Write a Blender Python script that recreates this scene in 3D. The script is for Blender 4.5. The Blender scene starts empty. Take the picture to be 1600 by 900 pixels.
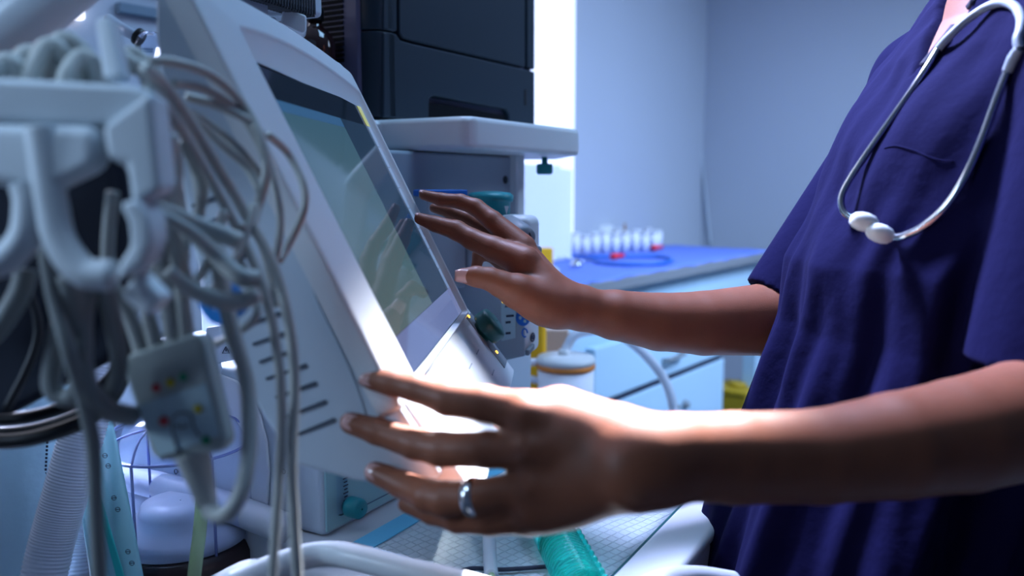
import bpy, bmesh, math, random
import numpy as np
from mathutils import Vector, Matrix
from mathutils.bvhtree import BVHTree

SC = bpy.context.scene
COL = SC.collection
R = math.radians
random.seed(4)

# ------------------------------------------------------------------ camera, lights, exposure
F_PX = 1300.0                       # focal length in pixels of the 1600x900 frame
PITCH = math.atan(165 / F_PX)
CAM_Z = 1.2
cam_d = bpy.data.cameras.new('camera')
cam = bpy.data.objects.new('camera', cam_d)
COL.objects.link(cam)
cam.location = (0, 0, CAM_Z)
cam.rotation_euler = (math.pi / 2 - PITCH, 0, 0)
cam_d.sensor_width = 36
cam_d.lens = F_PX * 36 / 1600
cam_d.clip_start = 0.02
cam_d.dof.use_dof = True
cam_d.dof.focus_distance = 0.90
cam_d.dof.aperture_fstop = 3.4
SC.camera = cam
SC.view_settings.view_transform = 'Standard'
SC.view_settings.look = 'None'
SC.view_settings.gamma = 1
SC.view_settings.use_curve_mapping = False
SC.view_settings.exposure = 0.3

W = bpy.data.worlds.new('world')
SC.world = W
W.use_nodes = True
W.node_tree.nodes['Background'].inputs[0].default_value = (0.10, 0.2, 0.5, 1)
W.node_tree.nodes['Background'].inputs[1].default_value = 0.2


def light(name, kind, loc, aim, energy, color, **kw):
    d = bpy.data.lights.new(name, kind)
    d.energy = energy
    d.color = color
    for k, v in kw.items():
        setattr(d, k, v)
    o = bpy.data.objects.new(name, d)
    COL.objects.link(o)
    o.location = loc
    o.rotation_euler = (Vector(aim) - Vector(loc)).to_track_quat('-Z', 'Y').to_euler()
    return o


# exam lamp beyond the worktop: narrow white beam on the near hand
light('exam_lamp', 'SPOT', (0.24, 1.22, 1.98), (0.035, 0.560, 1.04), 950, (0.92, 0.92, 1.0),
      spot_size=R(15), spot_blend=0.6, shadow_soft_size=0.04)
light('keypad_fill_spot', 'SPOT', (0.42, 0.42, 1.95), (-0.065, 0.76, 1.03), 100, (0.92, 0.94, 1.0),
      spot_size=R(9), spot_blend=0.7, shadow_soft_size=0.04)  # added spot that brightens only the keypad, not a known fitting
# cool ceiling troffers, then two added fill spots for the left foreground
light('ceiling_lamp_cool', 'AREA', (0.35, 1.2, 2.65), (-0.05, 0.95, 1.0), 15, (0.34, 0.62, 1.0),
      shape='RECTANGLE', size=1.0, size_y=0.5)
light('ceiling_lamp_far', 'AREA', (1.9, 2.0, 2.5), (0.75, 3.1, 0.7), 46, (0.50, 0.68, 1.0),
      shape='RECTANGLE', size=1.2, size_y=1.2, spread=R(110))
light('cable_fill_spot', 'SPOT', (-0.60, 0.10, 2.25), (-0.275, 0.42, 1.19), 30, (0.48, 0.70, 1.0),
      spot_size=R(23), spot_blend=0.8, shadow_soft_size=0.12)  # added fill on the hanging cables, shaped to miss the near arm
light('side_fill_spot', 'SPOT', (-1.30, 0.12, 1.50), (-0.26, 0.46, 1.10), 34, (0.52, 0.72, 1.0),
      spot_size=R(32), spot_blend=0.8, shadow_soft_size=0.15)  # added low fill from the side for holder and cables
# added fill lamp behind the canister, brightening it and its recess
light('canister_fill', 'AREA', (-0.62, 1.18, 1.22), (-0.34, 0.84, 0.86), 4, (0.62, 0.68, 1.0),
      shape='RECTANGLE', size=0.2, size_y=0.1, spread=R(90))
# lilac lamp on the machine side lighting the chest
light('wall_lamp_lilac', 'AREA', (-0.20, 1.50, 2.60), (0.36, 0.85, 1.38), 9, (0.54, 0.60, 1.0),
      shape='RECTANGLE', size=0.4, size_y=0.3, spread=R(36))


# ------------------------------------------------------------------ helpers
cP, sP = math.cos(PITCH), math.sin(PITCH)
FW = np.array([0, cP, -sP]); UPV = np.array([0, sP, cP]); RT = np.array([1.0, 0, 0]); ORG = np.array([0, 0, CAM_Z])


def ray(x, y):
    return RT * (x - 800) / F_PX + UPV * (450 - y) / F_PX + FW


def P(x, y, d):
    """World point measured in the photograph at pixel x, y and distance d."""
    return ORG + ray(x, y) * d


def Pz(x, y, z):
    r = ray(x, y)
    return ORG + r * ((z - CAM_Z) / r[2])


def Ppl(x, y, p0, nn):
    r = ray(x, y)
    return ORG + r * (((np.asarray(p0) - ORG) @ nn) / (r @ nn))


A = np.array([.5, .866, 0]); NN = np.array([.866, -.5, 0]); ZZ = np.array([0, 0, 1.0])


def M(al, nv, z):
    """Point in the anaesthesia machine's frame: along its front, out of its front, height."""
    return A * al + NN * nv + ZZ * z


def mat(name, col, rough=0.5, metal=0.0, spec=0.5, trans=0.0, ior=1.45, emit=None, estr=0.0, alpha=1.0, coat=0.0,
        noise=None, bump=None, sss=0.0, sheen=0.0):
    m = bpy.data.materials.new(name)
    m.use_nodes = True
    nt = m.node_tree
    b = nt.nodes['Principled BSDF']
    b.inputs['Base Color'].default_value = (*col, 1)
    b.inputs['Roughness'].default_value = rough
    b.inputs['Metallic'].default_value = metal
    b.inputs['Specular IOR Level'].default_value = spec
    b.inputs['Transmission Weight'].default_value = trans
    b.inputs['IOR'].default_value = ior
    b.inputs['Alpha'].default_value = alpha
    b.inputs['Coat Weight'].default_value = coat
    b.inputs['Sheen Weight'].default_value = sheen
    if sss:
        b.inputs['Subsurface Weight'].default_value = sss
        b.inputs['Subsurface Radius'].default_value = (0.012, 0.004, 0.002)
        b.inputs['Subsurface Scale'].default_value = 0.6
    if emit:
        b.inputs['Emission Color'].default_value = (*emit, 1)
        b.inputs['Emission Strength'].default_value = estr
    tc = nt.nodes.new('ShaderNodeTexCoord')
    if noise:                                # (scale, amount): mottled colour
        n = nt.nodes.new('ShaderNodeTexNoise')
        n.inputs['Scale'].default_value = noise[0]
        n.inputs['Detail'].default_value = 6
        nt.links.new(tc.outputs['Object'], n.inputs['Vector'])
        mx = nt.nodes.new('ShaderNodeMix')
        mx.data_type = 'RGBA'
        k = noise[1]
        mx.inputs[6].default_value = tuple(c * (1 - k) for c in col) + (1,)
        mx.inputs[7].default_value = tuple(min(1, c * (1 + k)) for c in col) + (1,)
        nt.links.new(n.outputs['Fac'], mx.inputs[0])
        nt.links.new(mx.outputs[2], b.inputs['Base Color'])
    if bump:                                 # (scale, strength, distance)
        n = nt.nodes.new('ShaderNodeTexNoise')
        n.inputs['Scale'].default_value = bump[0]
        n.inputs['Detail'].default_value = 4
        nt.links.new(tc.outputs['Object'], n.inputs['Vector'])
        bp = nt.nodes.new('ShaderNodeBump')
        bp.inputs['Strength'].default_value = bump[1]
        bp.inputs['Distance'].default_value = bump[2]
        nt.links.new(n.outputs['Fac'], bp.inputs['Height'])
        nt.links.new(bp.outputs['Normal'], b.inputs['Normal'])
    return m


MT = {}
MT['white'] = mat('white_plastic', (.62, .66, .69), .35, noise=(9, .03))
MT['white_dull'] = mat('white_powder_coat', (.48, .56, .64), .5, noise=(9, .03))
MT['grey_plastic'] = mat('blue_grey_plastic', (.30, .36, .42), .45, noise=(12, .05))
MT['grey_mid'] = mat('grey_plastic', (.18, .21, .24), .5, noise=(20, .06))
MT['grey_dark'] = mat('dark_slot', (.025, .03, .04), .6)
MT['printer'] = mat('charcoal_plastic', (.014, .026, .040), .42, spec=.3, bump=(900, .12, .0004))
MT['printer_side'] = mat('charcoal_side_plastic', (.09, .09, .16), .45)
MT['pit'] = mat('matt_black_pit', (.004, .005, .008), .7, spec=.08)
MT['slot'] = mat('grey_vent_slot', (.07, .09, .12), .6)
MT['black'] = mat('black_plastic', (.006, .007, .010), .4)
MT['navy_cloth'] = mat('dark_navy_cloth', (.006, .010, .022), .85, bump=(400, .2, .001))
MT['teal'] = mat('teal_plastic', (.01, .22, .25), .4, noise=(15, .08))
MT['teal_dark'] = mat('dark_green_knob', (.006, .075, .07), .4)
MT['teal_panel'] = mat('pale_teal_panel', (.30, .50, .53), .45, noise=(8, .04))
MT['blue'] = mat('blue_plastic', (.01, .13, .50), .45)
MT['cable'] = mat('grey_cable', (.42, .44, .42), .5, noise=(30, .05))
MT['cable_dark'] = mat('dark_grey_cable', (.20, .22, .22), .55)
MT['connector'] = mat('grey_green_connector', (.42, .47, .45), .5)
MT['connector_label'] = mat('pale_label', (.48, .64, .68), .5)
MT['holder'] = mat('white_holder_plastic', (.52, .58, .62), .5)
MT['steel'] = mat('polished_steel', (.62, .66, .70), .18, 1.0)
MT['silver'] = mat('silver', (.80, .80, .80), .12, 1.0)
MT['rubber_w'] = mat('milky_silicone', (.72, .76, .74), .35, sss=.0, noise=(40, .06))
MT['amber'] = mat('amber_glass', (.018, .006, .006), .06, spec=.8)
MT['yellow'] = mat('yellow_plastic', (.85, .45, .01), .5, noise=(8, .05))
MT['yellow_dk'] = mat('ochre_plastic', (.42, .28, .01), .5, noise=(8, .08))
MT['orange'] = mat('orange_ring', (.75, .25, .05), .45)
MT['red'] = mat('red_cap', (.75, .02, .05), .4)
MT['green'] = mat('green_mark', (.01, .24, .12), .5)
MT['yel_mark'] = mat('yellow_mark', (.62, .50, .02), .5)
MT['red_mark'] = mat('red_mark', (.55, .05, .06), .5)
MT['ink'] = mat('ink', (.02, .03, .06), .6)
MT['label'] = mat('label_film', (.42, .58, .62), .4)
MT['skin'] = mat('brown_skin', (.20, .070, .038), .46, spec=.32, sss=.12, noise=(45, .14), bump=(700, .25, .0006))
MT['nail'] = mat('fingernail', (.50, .29, .27), .22, spec=.55)
MT['clear'] = mat('clear_plastic', (.80, .86, 1.0), .05, trans=1.0, ior=1.12)
MT['frosted'] = mat('milky_clear_plastic', (.86, .89, 1.0), .35, trans=.15, ior=1.1)
MT['tube_green'] = mat('yellow_green_tube', (.62, .80, .48), .15, trans=.55, ior=1.2)
MT['tube_clear'] = mat('milky_tube', (.80, .85, .95), .25, trans=.35, ior=1.2)
MT['tube_teal'] = mat('translucent_green_tube', (.03, .85, .70), .08, trans=.8, ior=1.25)
MT['drape'] = mat('blue_drape', (.13, .22, .70), .85, bump=(60, .5, .004))
MT['counter_edge'] = mat('grey_counter_edge', (.20, .22, .25), .5)
MT['cabinet'] = mat('pale_cabinet_laminate', (.42, .62, .78), .45, noise=(3, .03))
MT['cabinet_dk'] = mat('blue_grey_cabinet', (.10, .17, .24), .5)
MT['wall'] = mat('painted_wall', (.40, .45, .53), .75, noise=(1.6, .05), bump=(120, .08, .002))
MT['wall2'] = mat('painted_wall_end', (.42, .47, .55), .75, noise=(1.3, .06), bump=(120, .08, .002))
MT['ceil'] = mat('ceiling_paint', (.55, .58, .62), .8)
MT['floor'] = mat('vinyl_floor', (.22, .25, .29), .4, noise=(25, .1))
MT['window'] = mat('frosted_window', (.8, .8, .9), .5, emit=(.66, .72, 1.0), estr=.78)
MT['window2'] = mat('frosted_window_bright', (.8, .8, .9), .5, emit=(.86, .86, 1.0), estr=2.2)
MT['pouch'] = mat('sterile_paper', (.45, .66, .76), .6, bump=(30, .5, .004))
MT['pouch_film'] = mat('sterile_film', (.30, .62, .68), .2, coat=.5, bump=(22, .5, .004))
MT['pouch_teal'] = mat('teal_seal', (.02, .42, .40), .4)
MT['corr'] = mat('corrugated_white', (.66, .72, .82), .35, trans=.15)
MT['wood'] = mat('brown_card', (.32, .16, .07), .7)
MT['led'] = mat('amber_led', (.9, .5, .05), .4, emit=(1.0, .55, .06), estr=3.0)
MT['bag'] = mat('dark_brown_base', (.030, .018, .020), .3)
MT['padblue'] = mat('pad_blue_border', (.16, .60, .84), .6)
MT['glass_edge'] = mat('glass_green_edge', (.02, .10, .10), .2)
MT['skincard'] = mat('beige_plastic', (.55, .42, .38), .6)


def quilt_material():
    m = mat('quilted_pad', (.60, .72, .76), .75)
    nt = m.node_tree
    b = nt.nodes['Principled BSDF']
    tc = nt.nodes['Texture Coordinate']
    mp = nt.nodes.new('ShaderNodeMapping')
    mp.inputs['Rotation'].default_value = (0, 0, R(45))
    nt.links.new(tc.outputs['Object'], mp.inputs[0])
    br = nt.nodes.new('ShaderNodeTexBrick')
    br.offset = 0
    br.inputs['Scale'].default_value = 95
    br.inputs['Brick Width'].default_value = 1
    br.inputs['Row Height'].default_value = 1
    br.inputs['Mortar Size'].default_value = .08
    br.inputs['Mortar Smooth'].default_value = 1
    br.inputs['Color1'].default_value = br.inputs['Color2'].default_value = (1, 1, 1, 1)
    br.inputs['Mortar'].default_value = (0, 0, 0, 1)
    nt.links.new(mp.outputs[0], br.inputs['Vector'])
    bp = nt.nodes.new('ShaderNodeBump')
    bp.inputs['Strength'].default_value = .7
    bp.inputs['Distance'].default_value = .003
    nt.links.new(br.outputs['Color'], bp.inputs['Height'])
    nt.links.new(bp.outputs['Normal'], b.inputs['Normal'])
    return m


MT['pad'] = quilt_material()


def scrub_material():
    m = mat('navy_scrub_cotton', (.0045, .0045, .031), .9, spec=.05, sheen=.025)
    nt = m.node_tree
    b = nt.nodes['Principled BSDF']
    tc = nt.nodes['Texture Coordinate']
    b.inputs['Sheen Tint'].default_value = (.4, .4, 1, 1)
    hs = []
    for sc_, st in ((1400, .35), (55, .6)):
        n = nt.nodes.new('ShaderNodeTexNoise')
        n.inputs['Scale'].default_value = sc_
        n.inputs['Detail'].default_value = 3
        nt.links.new(tc.outputs['Object'], n.inputs['Vector'])
        hs.append(n)
    b1 = nt.nodes.new('ShaderNodeBump'); b1.inputs['Strength'].default_value = .25; b1.inputs['Distance'].default_value = .0006
    b2 = nt.nodes.new('ShaderNodeBump'); b2.inputs['Strength'].default_value = .35; b2.inputs['Distance'].default_value = .004
    nt.links.new(hs[0].outputs['Fac'], b1.inputs['Height'])
    nt.links.new(hs[1].outputs['Fac'], b2.inputs['Height'])
    nt.links.new(b2.outputs['Normal'], b1.inputs['Normal'])
    nt.links.new(b1.outputs['Normal'], b.inputs['Normal'])
    return m


MT['scrub'] = scrub_material()
MT['scrub_band'] = mat('black_neckband', (.006, .006, .03), .85)


class MB:
    """Collects shapes; build() links them as one mesh object."""

    def __init__(self):
        self.v = []; self.f = []; self.sm = []

    def add(self, vs, fs, smooth=False):
        o = len(self.v)
        self.v += [tuple(map(float, p)) for p in vs]
        self.f += [tuple(i + o for i in q) for q in fs]
        self.sm += [smooth] * len(fs)
        return self

    def box(self, c, h, ex=(1, 0, 0), ey=(0, 1, 0), ez=(0, 0, 1)):
        c = np.asarray(c, float); ex, ey, ez = (np.asarray(q, float) for q in (ex, ey, ez))
        vs = [c + ex * h[0] * sx + ey * h[1] * sy + ez * h[2] * sz for sz in (-1, 1) for sy in (-1, 1) for sx in (-1, 1)]
        return self.add(vs, [(0, 2, 3, 1), (4, 5, 7, 6), (0, 1, 5, 4), (2, 6, 7, 3), (0, 4, 6, 2), (1, 3, 7, 5)])

    def prism(self, poly, ext):
        n = len(poly); ext = np.asarray(ext, float)
        p0 = [np.asarray(p, float) for p in poly]
        vs = p0 + [p + ext for p in p0]
        fs = [tuple(range(n))[::-1], tuple(range(n, 2 * n))]
        fs += [(i, (i + 1) % n, n + (i + 1) % n, n + i) for i in range(n)]
        return self.add(vs, fs)

    def tube(self, pts, r, seg=12, smooth_n=8, caps=True, flat=None, dense=True):
        pts = [np.asarray(p, float) for p in pts]
        rs = list(r) if hasattr(r, '__len__') else [r] * len(pts)
        if dense and len(pts) > 2:
            Q = []; RR = []
            for i in range(len(pts) - 1):
                p0 = pts[max(i - 1, 0)]; p1 = pts[i]; p2 = pts[i + 1]; p3 = pts[min(i + 2, len(pts) - 1)]
                for k in range(smooth_n):
                    t = k / smooth_n
                    Q.append(.5 * (2 * p1 + (p2 - p0) * t + (2 * p0 - 5 * p1 + 4 * p2 - p3) * t * t + (-p0 + 3 * p1 - 3 * p2 + p3) * t ** 3))
                    RR.append(rs[i] + (rs[i + 1] - rs[i]) * t)
            Q.append(pts[-1]); RR.append(rs[-1])
            pts, rs = Q, RR
        n = len(pts)
        T = []
        for i in range(n):
            t = pts[min(i + 1, n - 1)] - pts[max(i - 1, 0)]
            T.append(t / (np.linalg.norm(t) + 1e-12))
        u = np.cross(T[0], (0, 0, 1.0))
        if np.linalg.norm(u) < .1:
            u = np.cross(T[0], (1.0, 0, 0))
        u /= np.linalg.norm(u)
        vs = []
        for i in range(n):
            u = u - T[i] * (u @ T[i]); u /= np.linalg.norm(u)
            w = np.cross(T[i], u)
            for k in range(seg):
                a_ = 2 * math.pi * k / seg
                vs.append(pts[i] + (u * math.cos(a_) + w * math.sin(a_) * (flat or 1)) * rs[i])
        fs = [(i * seg + k, i * seg + (k + 1) % seg, (i + 1) * seg + (k + 1) % seg, (i + 1) * seg + k) for i in range(n - 1) for k in range(seg)]
        if caps:
            fs += [tuple(range(seg))[::-1], tuple(range((n - 1) * seg, n * seg))]
        return self.add(vs, fs, True)

    def lathe(self, base, axis, prof, seg=40, cap0=True, cap1=True, smooth=True):
        """prof: (radius, distance along axis)."""
        base = np.asarray(base, float); ax = np.asarray(axis, float); ax = ax / np.linalg.norm(ax)
        u = np.cross(ax, (0, 0, 1.0))
        if np.linalg.norm(u) < .1:
            u = np.array([1.0, 0, 0])
        u /= np.linalg.norm(u); w = np.cross(ax, u)
        vs = []
        for r_, h in prof:
            for k in range(seg):
                a_ = 2 * math.pi * k / seg
                vs.append(base + ax * h + (u * math.cos(a_) + w * math.sin(a_)) * r_)
        n = len(prof)
        fs = [(i * seg + k, i * seg + (k + 1) % seg, (i + 1) * seg + (k + 1) % seg, (i + 1) * seg + k) for i in range(n - 1) for k in range(seg)]
        if cap0:
            fs.append(tuple(range(seg))[::-1])
        if cap1:
            fs.append(tuple(range((n - 1) * seg, n * seg)))
        return self.add(vs, fs, smooth)

    def grid(self, rows, closed=False, smooth=True):
        n = len(rows); m_ = len(rows[0])
        vs = [p for r_ in rows for p in r_]
        fs = []
        for i in range(n - 1):
            for k in range(m_ if closed else m_ - 1):
                k2 = (k + 1) % m_
                fs.append((i * m_ + k, i * m_ + k2, (i + 1) * m_ + k2, (i + 1) * m_ + k))
        return self.add(vs, fs, smooth)

    def build(self, name, material, parent=None, bevel=0, seg=3, solid=0, autosmooth=False):
        me = bpy.data.meshes.new(name)
        me.from_pydata(self.v, [], self.f)
        me.polygons.foreach_set('use_smooth', self.sm)
        bm = bmesh.new(); bm.from_mesh(me)
        bmesh.ops.recalc_face_normals(bm, faces=bm.faces)
        bm.to_mesh(me); bm.free()
        me.update()
        me.materials.append(material)
        o = bpy.data.objects.new(name, me)
        COL.objects.link(o)
        if solid:
            md = o.modifiers.new('solid', 'SOLIDIFY'); md.thickness = solid; md.offset = -1
        if bevel:
            md = o.modifiers.new('bevel', 'BEVEL'); md.width = bevel; md.segments = seg; md.limit_method = 'ANGLE'; md.angle_limit = R(35)
            md.harden_normals = False
            me.polygons.foreach_set('use_smooth', [True] * len(me.polygons))
            wn = o.modifiers.new('wn', 'WEIGHTED_NORMAL'); wn.keep_sharp = False
        if parent:
            adopt(o, parent)
        return o


def adopt(o, parent):
    o.parent = parent
    o.matrix_parent_inverse = (Matrix.Translation(parent['at']) if 'at' in parent else Matrix()).inverted()


def tag(o, label, cat, group=None, kind=None):
    o['label'] = label; o['category'] = cat
    if group: o['group'] = group
    if kind: o['kind'] = kind
    return o


def thing(name, label, cat, loc, group=None):
    o = bpy.data.objects.new(name, None)
    COL.objects.link(o)
    o.empty_display_size = .03
    o.location = tuple(map(float, loc))
    o['at'] = [float(c) for c in loc]
    return tag(o, label, cat, group)


def struct(o):
    o['kind'] = 'structure'
    return o


def text(name, s, origin, ex, ey, size, material, parent, thick=.0002):
    """Lettering as a thin mesh: ex runs along the line, ey up the letter."""
    cu = bpy.data.curves.new(name, 'FONT')
    cu.body = s; cu.size = size; cu.align_x = 'CENTER'; cu.align_y = 'CENTER'; cu.extrude = thick; cu.resolution_u = 3
    t = bpy.data.objects.new(name, cu)
    COL.objects.link(t)
    bpy.context.view_layer.update()
    me = bpy.data.meshes.new_from_object(t.evaluated_get(bpy.context.evaluated_depsgraph_get()))
    bpy.data.objects.remove(t)
    ex = np.asarray(ex, float); ey = np.asarray(ey, float); ez = np.cross(ex, ey)
    for v in me.vertices:
        c = v.co
        v.co = Vector(np.asarray(origin, float) + ex * c.x + ey * c.y + ez * c.z)
    me.materials.clear(); me.materials.append(material)
    o = bpy.data.objects.new(name, me)
    COL.objects.link(o)
    if parent: adopt(o, parent)
    return o


def unit(v):
    v = np.asarray(v, float)
    return v / np.linalg.norm(v)


# ------------------------------------------------------------------ the room
K = np.array([1.02, 4.5, 0.0])                      # corner where the two visible walls meet
RA = np.array([.612, .791, 0]); RB = np.array([-.791, .612, 0])
LEN, DEP, HGT = 6.6, 5.0, 2.75


def wall(name, p, e, L, outn, m):
    b = MB()
    c = p + e * L / 2 + outn * .05 + ZZ * HGT / 2
    b.box(c, (L / 2, .05, HGT / 2), e, outn, ZZ)
    return struct(b.build(name, m))


wall('wall_back', K - RA * LEN, RA, LEN + .1, RB, MT['wall'])
wall('wall_end', K - RB * DEP, RB, DEP + .1, RA, MT['wall2'])
wall('wall_front', K - RA * LEN - RB * DEP, RA, LEN + .1, -RB, MT['wall'])
wall('wall_near', K - RA * LEN - RB * DEP, RB, DEP + .1, -RA, MT['wall'])
mid = K - RA * LEN / 2 - RB * DEP / 2
struct(MB().box(mid - ZZ * .05, (LEN / 2 + .1, DEP / 2 + .1, .05), RA, RB).build('floor', MT['floor']))
struct(MB().box(mid + ZZ * (HGT + .05), (LEN / 2 + .1, DEP / 2 + .1, .05), RA, RB).build('ceiling', MT['ceil']))


def window(name, t0, t1, z0, z1, mt):
    f = MB()
    c = K - RA * (t0 + t1) / 2 - RB * .012 + ZZ * (z0 + z1) / 2
    f.box(c, ((t1 - t0) / 2, .011, (z1 - z0) / 2), RA, RB, ZZ)
    return struct(f.build(name, mt, bevel=.004))


window('window_1', 1.275, 2.05, .905, 2.3, MT['window'])
window('window_2', 3.25, 4.4, 1.56, 2.25, MT['window2'])
rail = MB()
rail.box(K - RA * 2.75 - RB * .012 + ZZ * 1.60, (.42, .012, .012), RA, RB, ZZ)
rail.box(K - RA * 2.75 - RB * .008 + ZZ * 1.66, (.42, .008, .018), RA, RB, ZZ)
struct(rail.build('trim_1', MT['cabinet_dk'], bevel=.003))

# cord on the end wall
c_pts = [Ppl(x, y, K - RA * .012, RA) for x, y in ((1089, 140), (1091, 190), (1097, 250), (1104, 320), (1110, 380))]
tag(MB().tube(c_pts, .006, 8).build('wall_cord', MT['white_dull']), 'thin pale cord hanging down the wall near the room corner', 'cord')

# ------------------------------------------------------------------ counter at the back wall
C0 = Pz(912, 445, .9); C1 = Pz(1208, 392, .9)
RA2 = unit(C1 - C0); RB2 = np.array([-RA2[1], RA2[0], 0])
CL = np.linalg.norm(C1 - C0)
cdep = (K - C0) @ RB - .03
cdep = float(min(cdep, .8))


def CT(al, dp, z):
    return np.array([C0[0], C0[1], 0]) + RA2 * al + RB2 * dp + ZZ * z


ct = thing('counter', 'long pale blue drawer counter with grey edged top along the back wall', 'counter', CT(CL / 2, cdep / 2, 0))
X0 = -.25
MB().box(CT((CL + X0) / 2, cdep / 2, .88), ((CL - X0) / 2, cdep / 2, .018), RA2, RB2).build('countertop', MT['counter_edge'], ct, bevel=.004)
MB().box(CT((CL + X0) / 2, cdep / 2 + .02, .80), ((CL - X0) / 2 - .03, cdep / 2 - .03, .062), RA2, RB2).build('apron', MT['cabinet'], ct, bevel=.003)
# how far the drawer block runs along the counter
p_end = Ppl(1128, 500, CT(0, .03, 0), RB2); AE = float((p_end - CT(0, 0, 0)) @ RA2)
MB().box(CT((AE + X0) / 2, cdep / 2 + .02, .41), ((AE - X0) / 2, cdep / 2 - .03, .329), RA2, RB2).build('drawer_block', MT['cabinet'], ct, bevel=.003)
MB().box(CT(CL - .045, .06, .37), (.035, .03, .37), RA2, RB2).build('leg', MT['cabinet'], ct, bevel=.003)
MB().box(CT(CL - .045, cdep - .06, .37), (.035, .03, .37), RA2, RB2).build('leg', MT['cabinet'], ct, bevel=.003)
MB().box(CT((AE + CL) / 2, cdep - .05, .56), ((CL - AE) / 2 - .06, .012, .17), RA2, RB2).build('modesty_panel', MT['cabinet_dk'], ct, bevel=.003)


def front_pt(x, y):
    p = Ppl(x, y, CT(0, 0, 0), RB2)
    return float((p - CT(0, 0, 0)) @ RA2), float(p[2])


s0, zt = front_pt(925, 545); _, zg = front_pt(1032, 594); s1, _ = front_pt(1126, 560)
zt2 = front_pt(940, 541)[1]
zt = (zt + zt2) / 2
for i, (za, zb) in enumerate(((zg + .012, zt), (zg - .30, zg - .012))):
    ext = .012 if i else 0
    d_ = MB().box(CT((s0 + s1 + ext) / 2, .008, (za + zb) / 2), ((s1 - s0 + ext) / 2, .018, (zb - za) / 2), RA2, RB2).build('drawer', MT['cabinet'], ct, bevel=.004)
    hs = front_pt(1045, 556) if i == 0 else front_pt(1036, 640)
    h = MB()
    h.tube([CT(hs[0] - .06, -.01, hs[1] - .004), CT(hs[0] - .055, -.035, hs[1]), CT(hs[0] + .055, -.035, hs[1] + .004), CT(hs[0] + .06, -.01, hs[1])], .008, 10, 4)
    h.build('handle', MT['grey_mid'], d_)
    if i:
        ks = front_pt(1065, 631)
        MB().lathe(CT(ks[0], -.008, ks[1]), -RB2, [(.016, 0), (.018, .006), (.012, .02), (.010, .022)], 18).build('lock', MT['grey_mid'], d_)
gap = MB().box(CT((s0 + s1) / 2, .014, zg), ((s1 - s0) / 2, .016, .011), RA2, RB2)
gap.build('drawer_gap', MT['ink'], ct)

# blue drape over the counter top
rows = []
for i in range(50):
    t = i / 49
    al = X0 + .02 + (CL - X0 - .03) * t
    rr = []
    for k in range(25):
        s_ = k / 24
        dp = .012 + (cdep - .03) * s_
        z = .9015 + .0025 + .0025 * math.sin(al * 37 + s_ * 9) * math.sin(s_ * 21 + al * 11)
        if k == 0:
            z = .899 + .004 * math.sin(al * 30)
            dp = .003 + .004 * math.sin(al * 23)
        rr.append(CT(al, dp, z))
    rows.append(rr)
tag(MB().grid(rows).build('drape', MT['drape'], solid=.0022), 'bright blue cloth drape spread over the back counter', 'drape')


def on_counter(x, y):
    return Pz(x, y, .907)


# racked clear vials, red caps
k = 0
for row, (xa, ya, xb, yb, n_) in enumerate(((868, 399, 1022, 391, 11), (900, 391, 1028, 386, 9))):
    for i in range(n_):
        t = i / (n_ - 1)
        b0 = on_counter(xa + (xb - xa) * t, ya + (yb - ya) * t)
        s_ = .0215
        hgt = .068 + .006 * ((i * 7 + row) % 3)
        o = thing('sample_cup', 'small clear plastic sample cup in the rows on the blue drape', 'cup', b0, 'clear sample cups on the counter')
        MB().lathe(b0, ZZ, [(s_ * .8, 0), (s_ * .86, hgt * .5), (s_ * .93, hgt), (s_ * .82, hgt - .002), (s_ * .74, .006)], 16, cap1=True).build('cup_body', MT['frosted'], o)
        MB().lathe(b0 + ZZ * hgt, ZZ, [(s_, 0), (s_, .007), (s_ * .9, .009)], 16).build('lid', MT['white'], o)
for (x, y, lab) in ((962, 405, 'red cap lying on the drape in front of the nearer cups'), (1024, 391, 'red cap lying by the far end of the cup rows')):
    b0 = on_counter(x, y)
    tag(MB().lathe(b0 + ZZ * .012 - RA2 * .03, unit(RA2 + RB2 * -.3 + ZZ * .04), [(.012, 0), (.0125, .02), (.009, .034), (.008, .06)], 16).build('red_cap', MT['red']), lab, 'cap')


def carton(name, lab, x, y, w, d_, h, z, m, cat):
    b0 = on_counter(x, y) + ZZ * (z - .002)
    o = MB().box(b0 + ZZ * h / 2, (w / 2, d_ / 2, h / 2), unit(RT + RA2 * .2), unit(np.cross(ZZ, unit(RT + RA2 * .2)))).build(name, m, bevel=.004)
    return tag(o, lab, cat)


carton('white_box', 'white square box standing behind the sample cups', 943, 388, .075, .06, .105, 0, MT['white'], 'box')
carton('brown_box', 'small brown cardboard box beside the white square box', 968, 384, .045, .05, .108, 0, MT['wood'], 'box')
carton('white_carton', 'low white carton near the bright window behind the cups', 912, 388, .06, .05, .08, 0, MT['white'], 'box')

# blue stethoscope on the drape
sp = [on_counter(x, y) + ZZ * .006 for x, y in ((872, 403), (900, 402), (930, 404), (985, 403), (1030, 403), (1049, 408), (1035, 414), (990, 416), (945, 414), (926, 409))]
st = thing('blue_stethoscope', 'stethoscope with blue tubing coiled on the blue drape', 'stethoscope', sp[3])
MB().tube(sp, .0065, 10).build('tubing', MT['blue'], st)
MB().tube([on_counter(x, y) + ZZ * .007 for x, y in ((926, 409), (905, 411), (885, 406), (868, 404))], .004, 8).build('headset', MT['steel'], st)
MB().lathe(on_counter(900, 418) + ZZ * .004, ZZ, [(.02, 0), (.022, .006), (.02, .012), (.008, .018), (.007, .028)], 20).build('chestpiece', MT['steel'], st)
MB().lathe(on_counter(874, 408) + ZZ * .004, ZZ, [(.007, 0), (.009, .008), (.004, .018)], 14).build('ear_tip', MT['rubber_w'], st)

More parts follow.
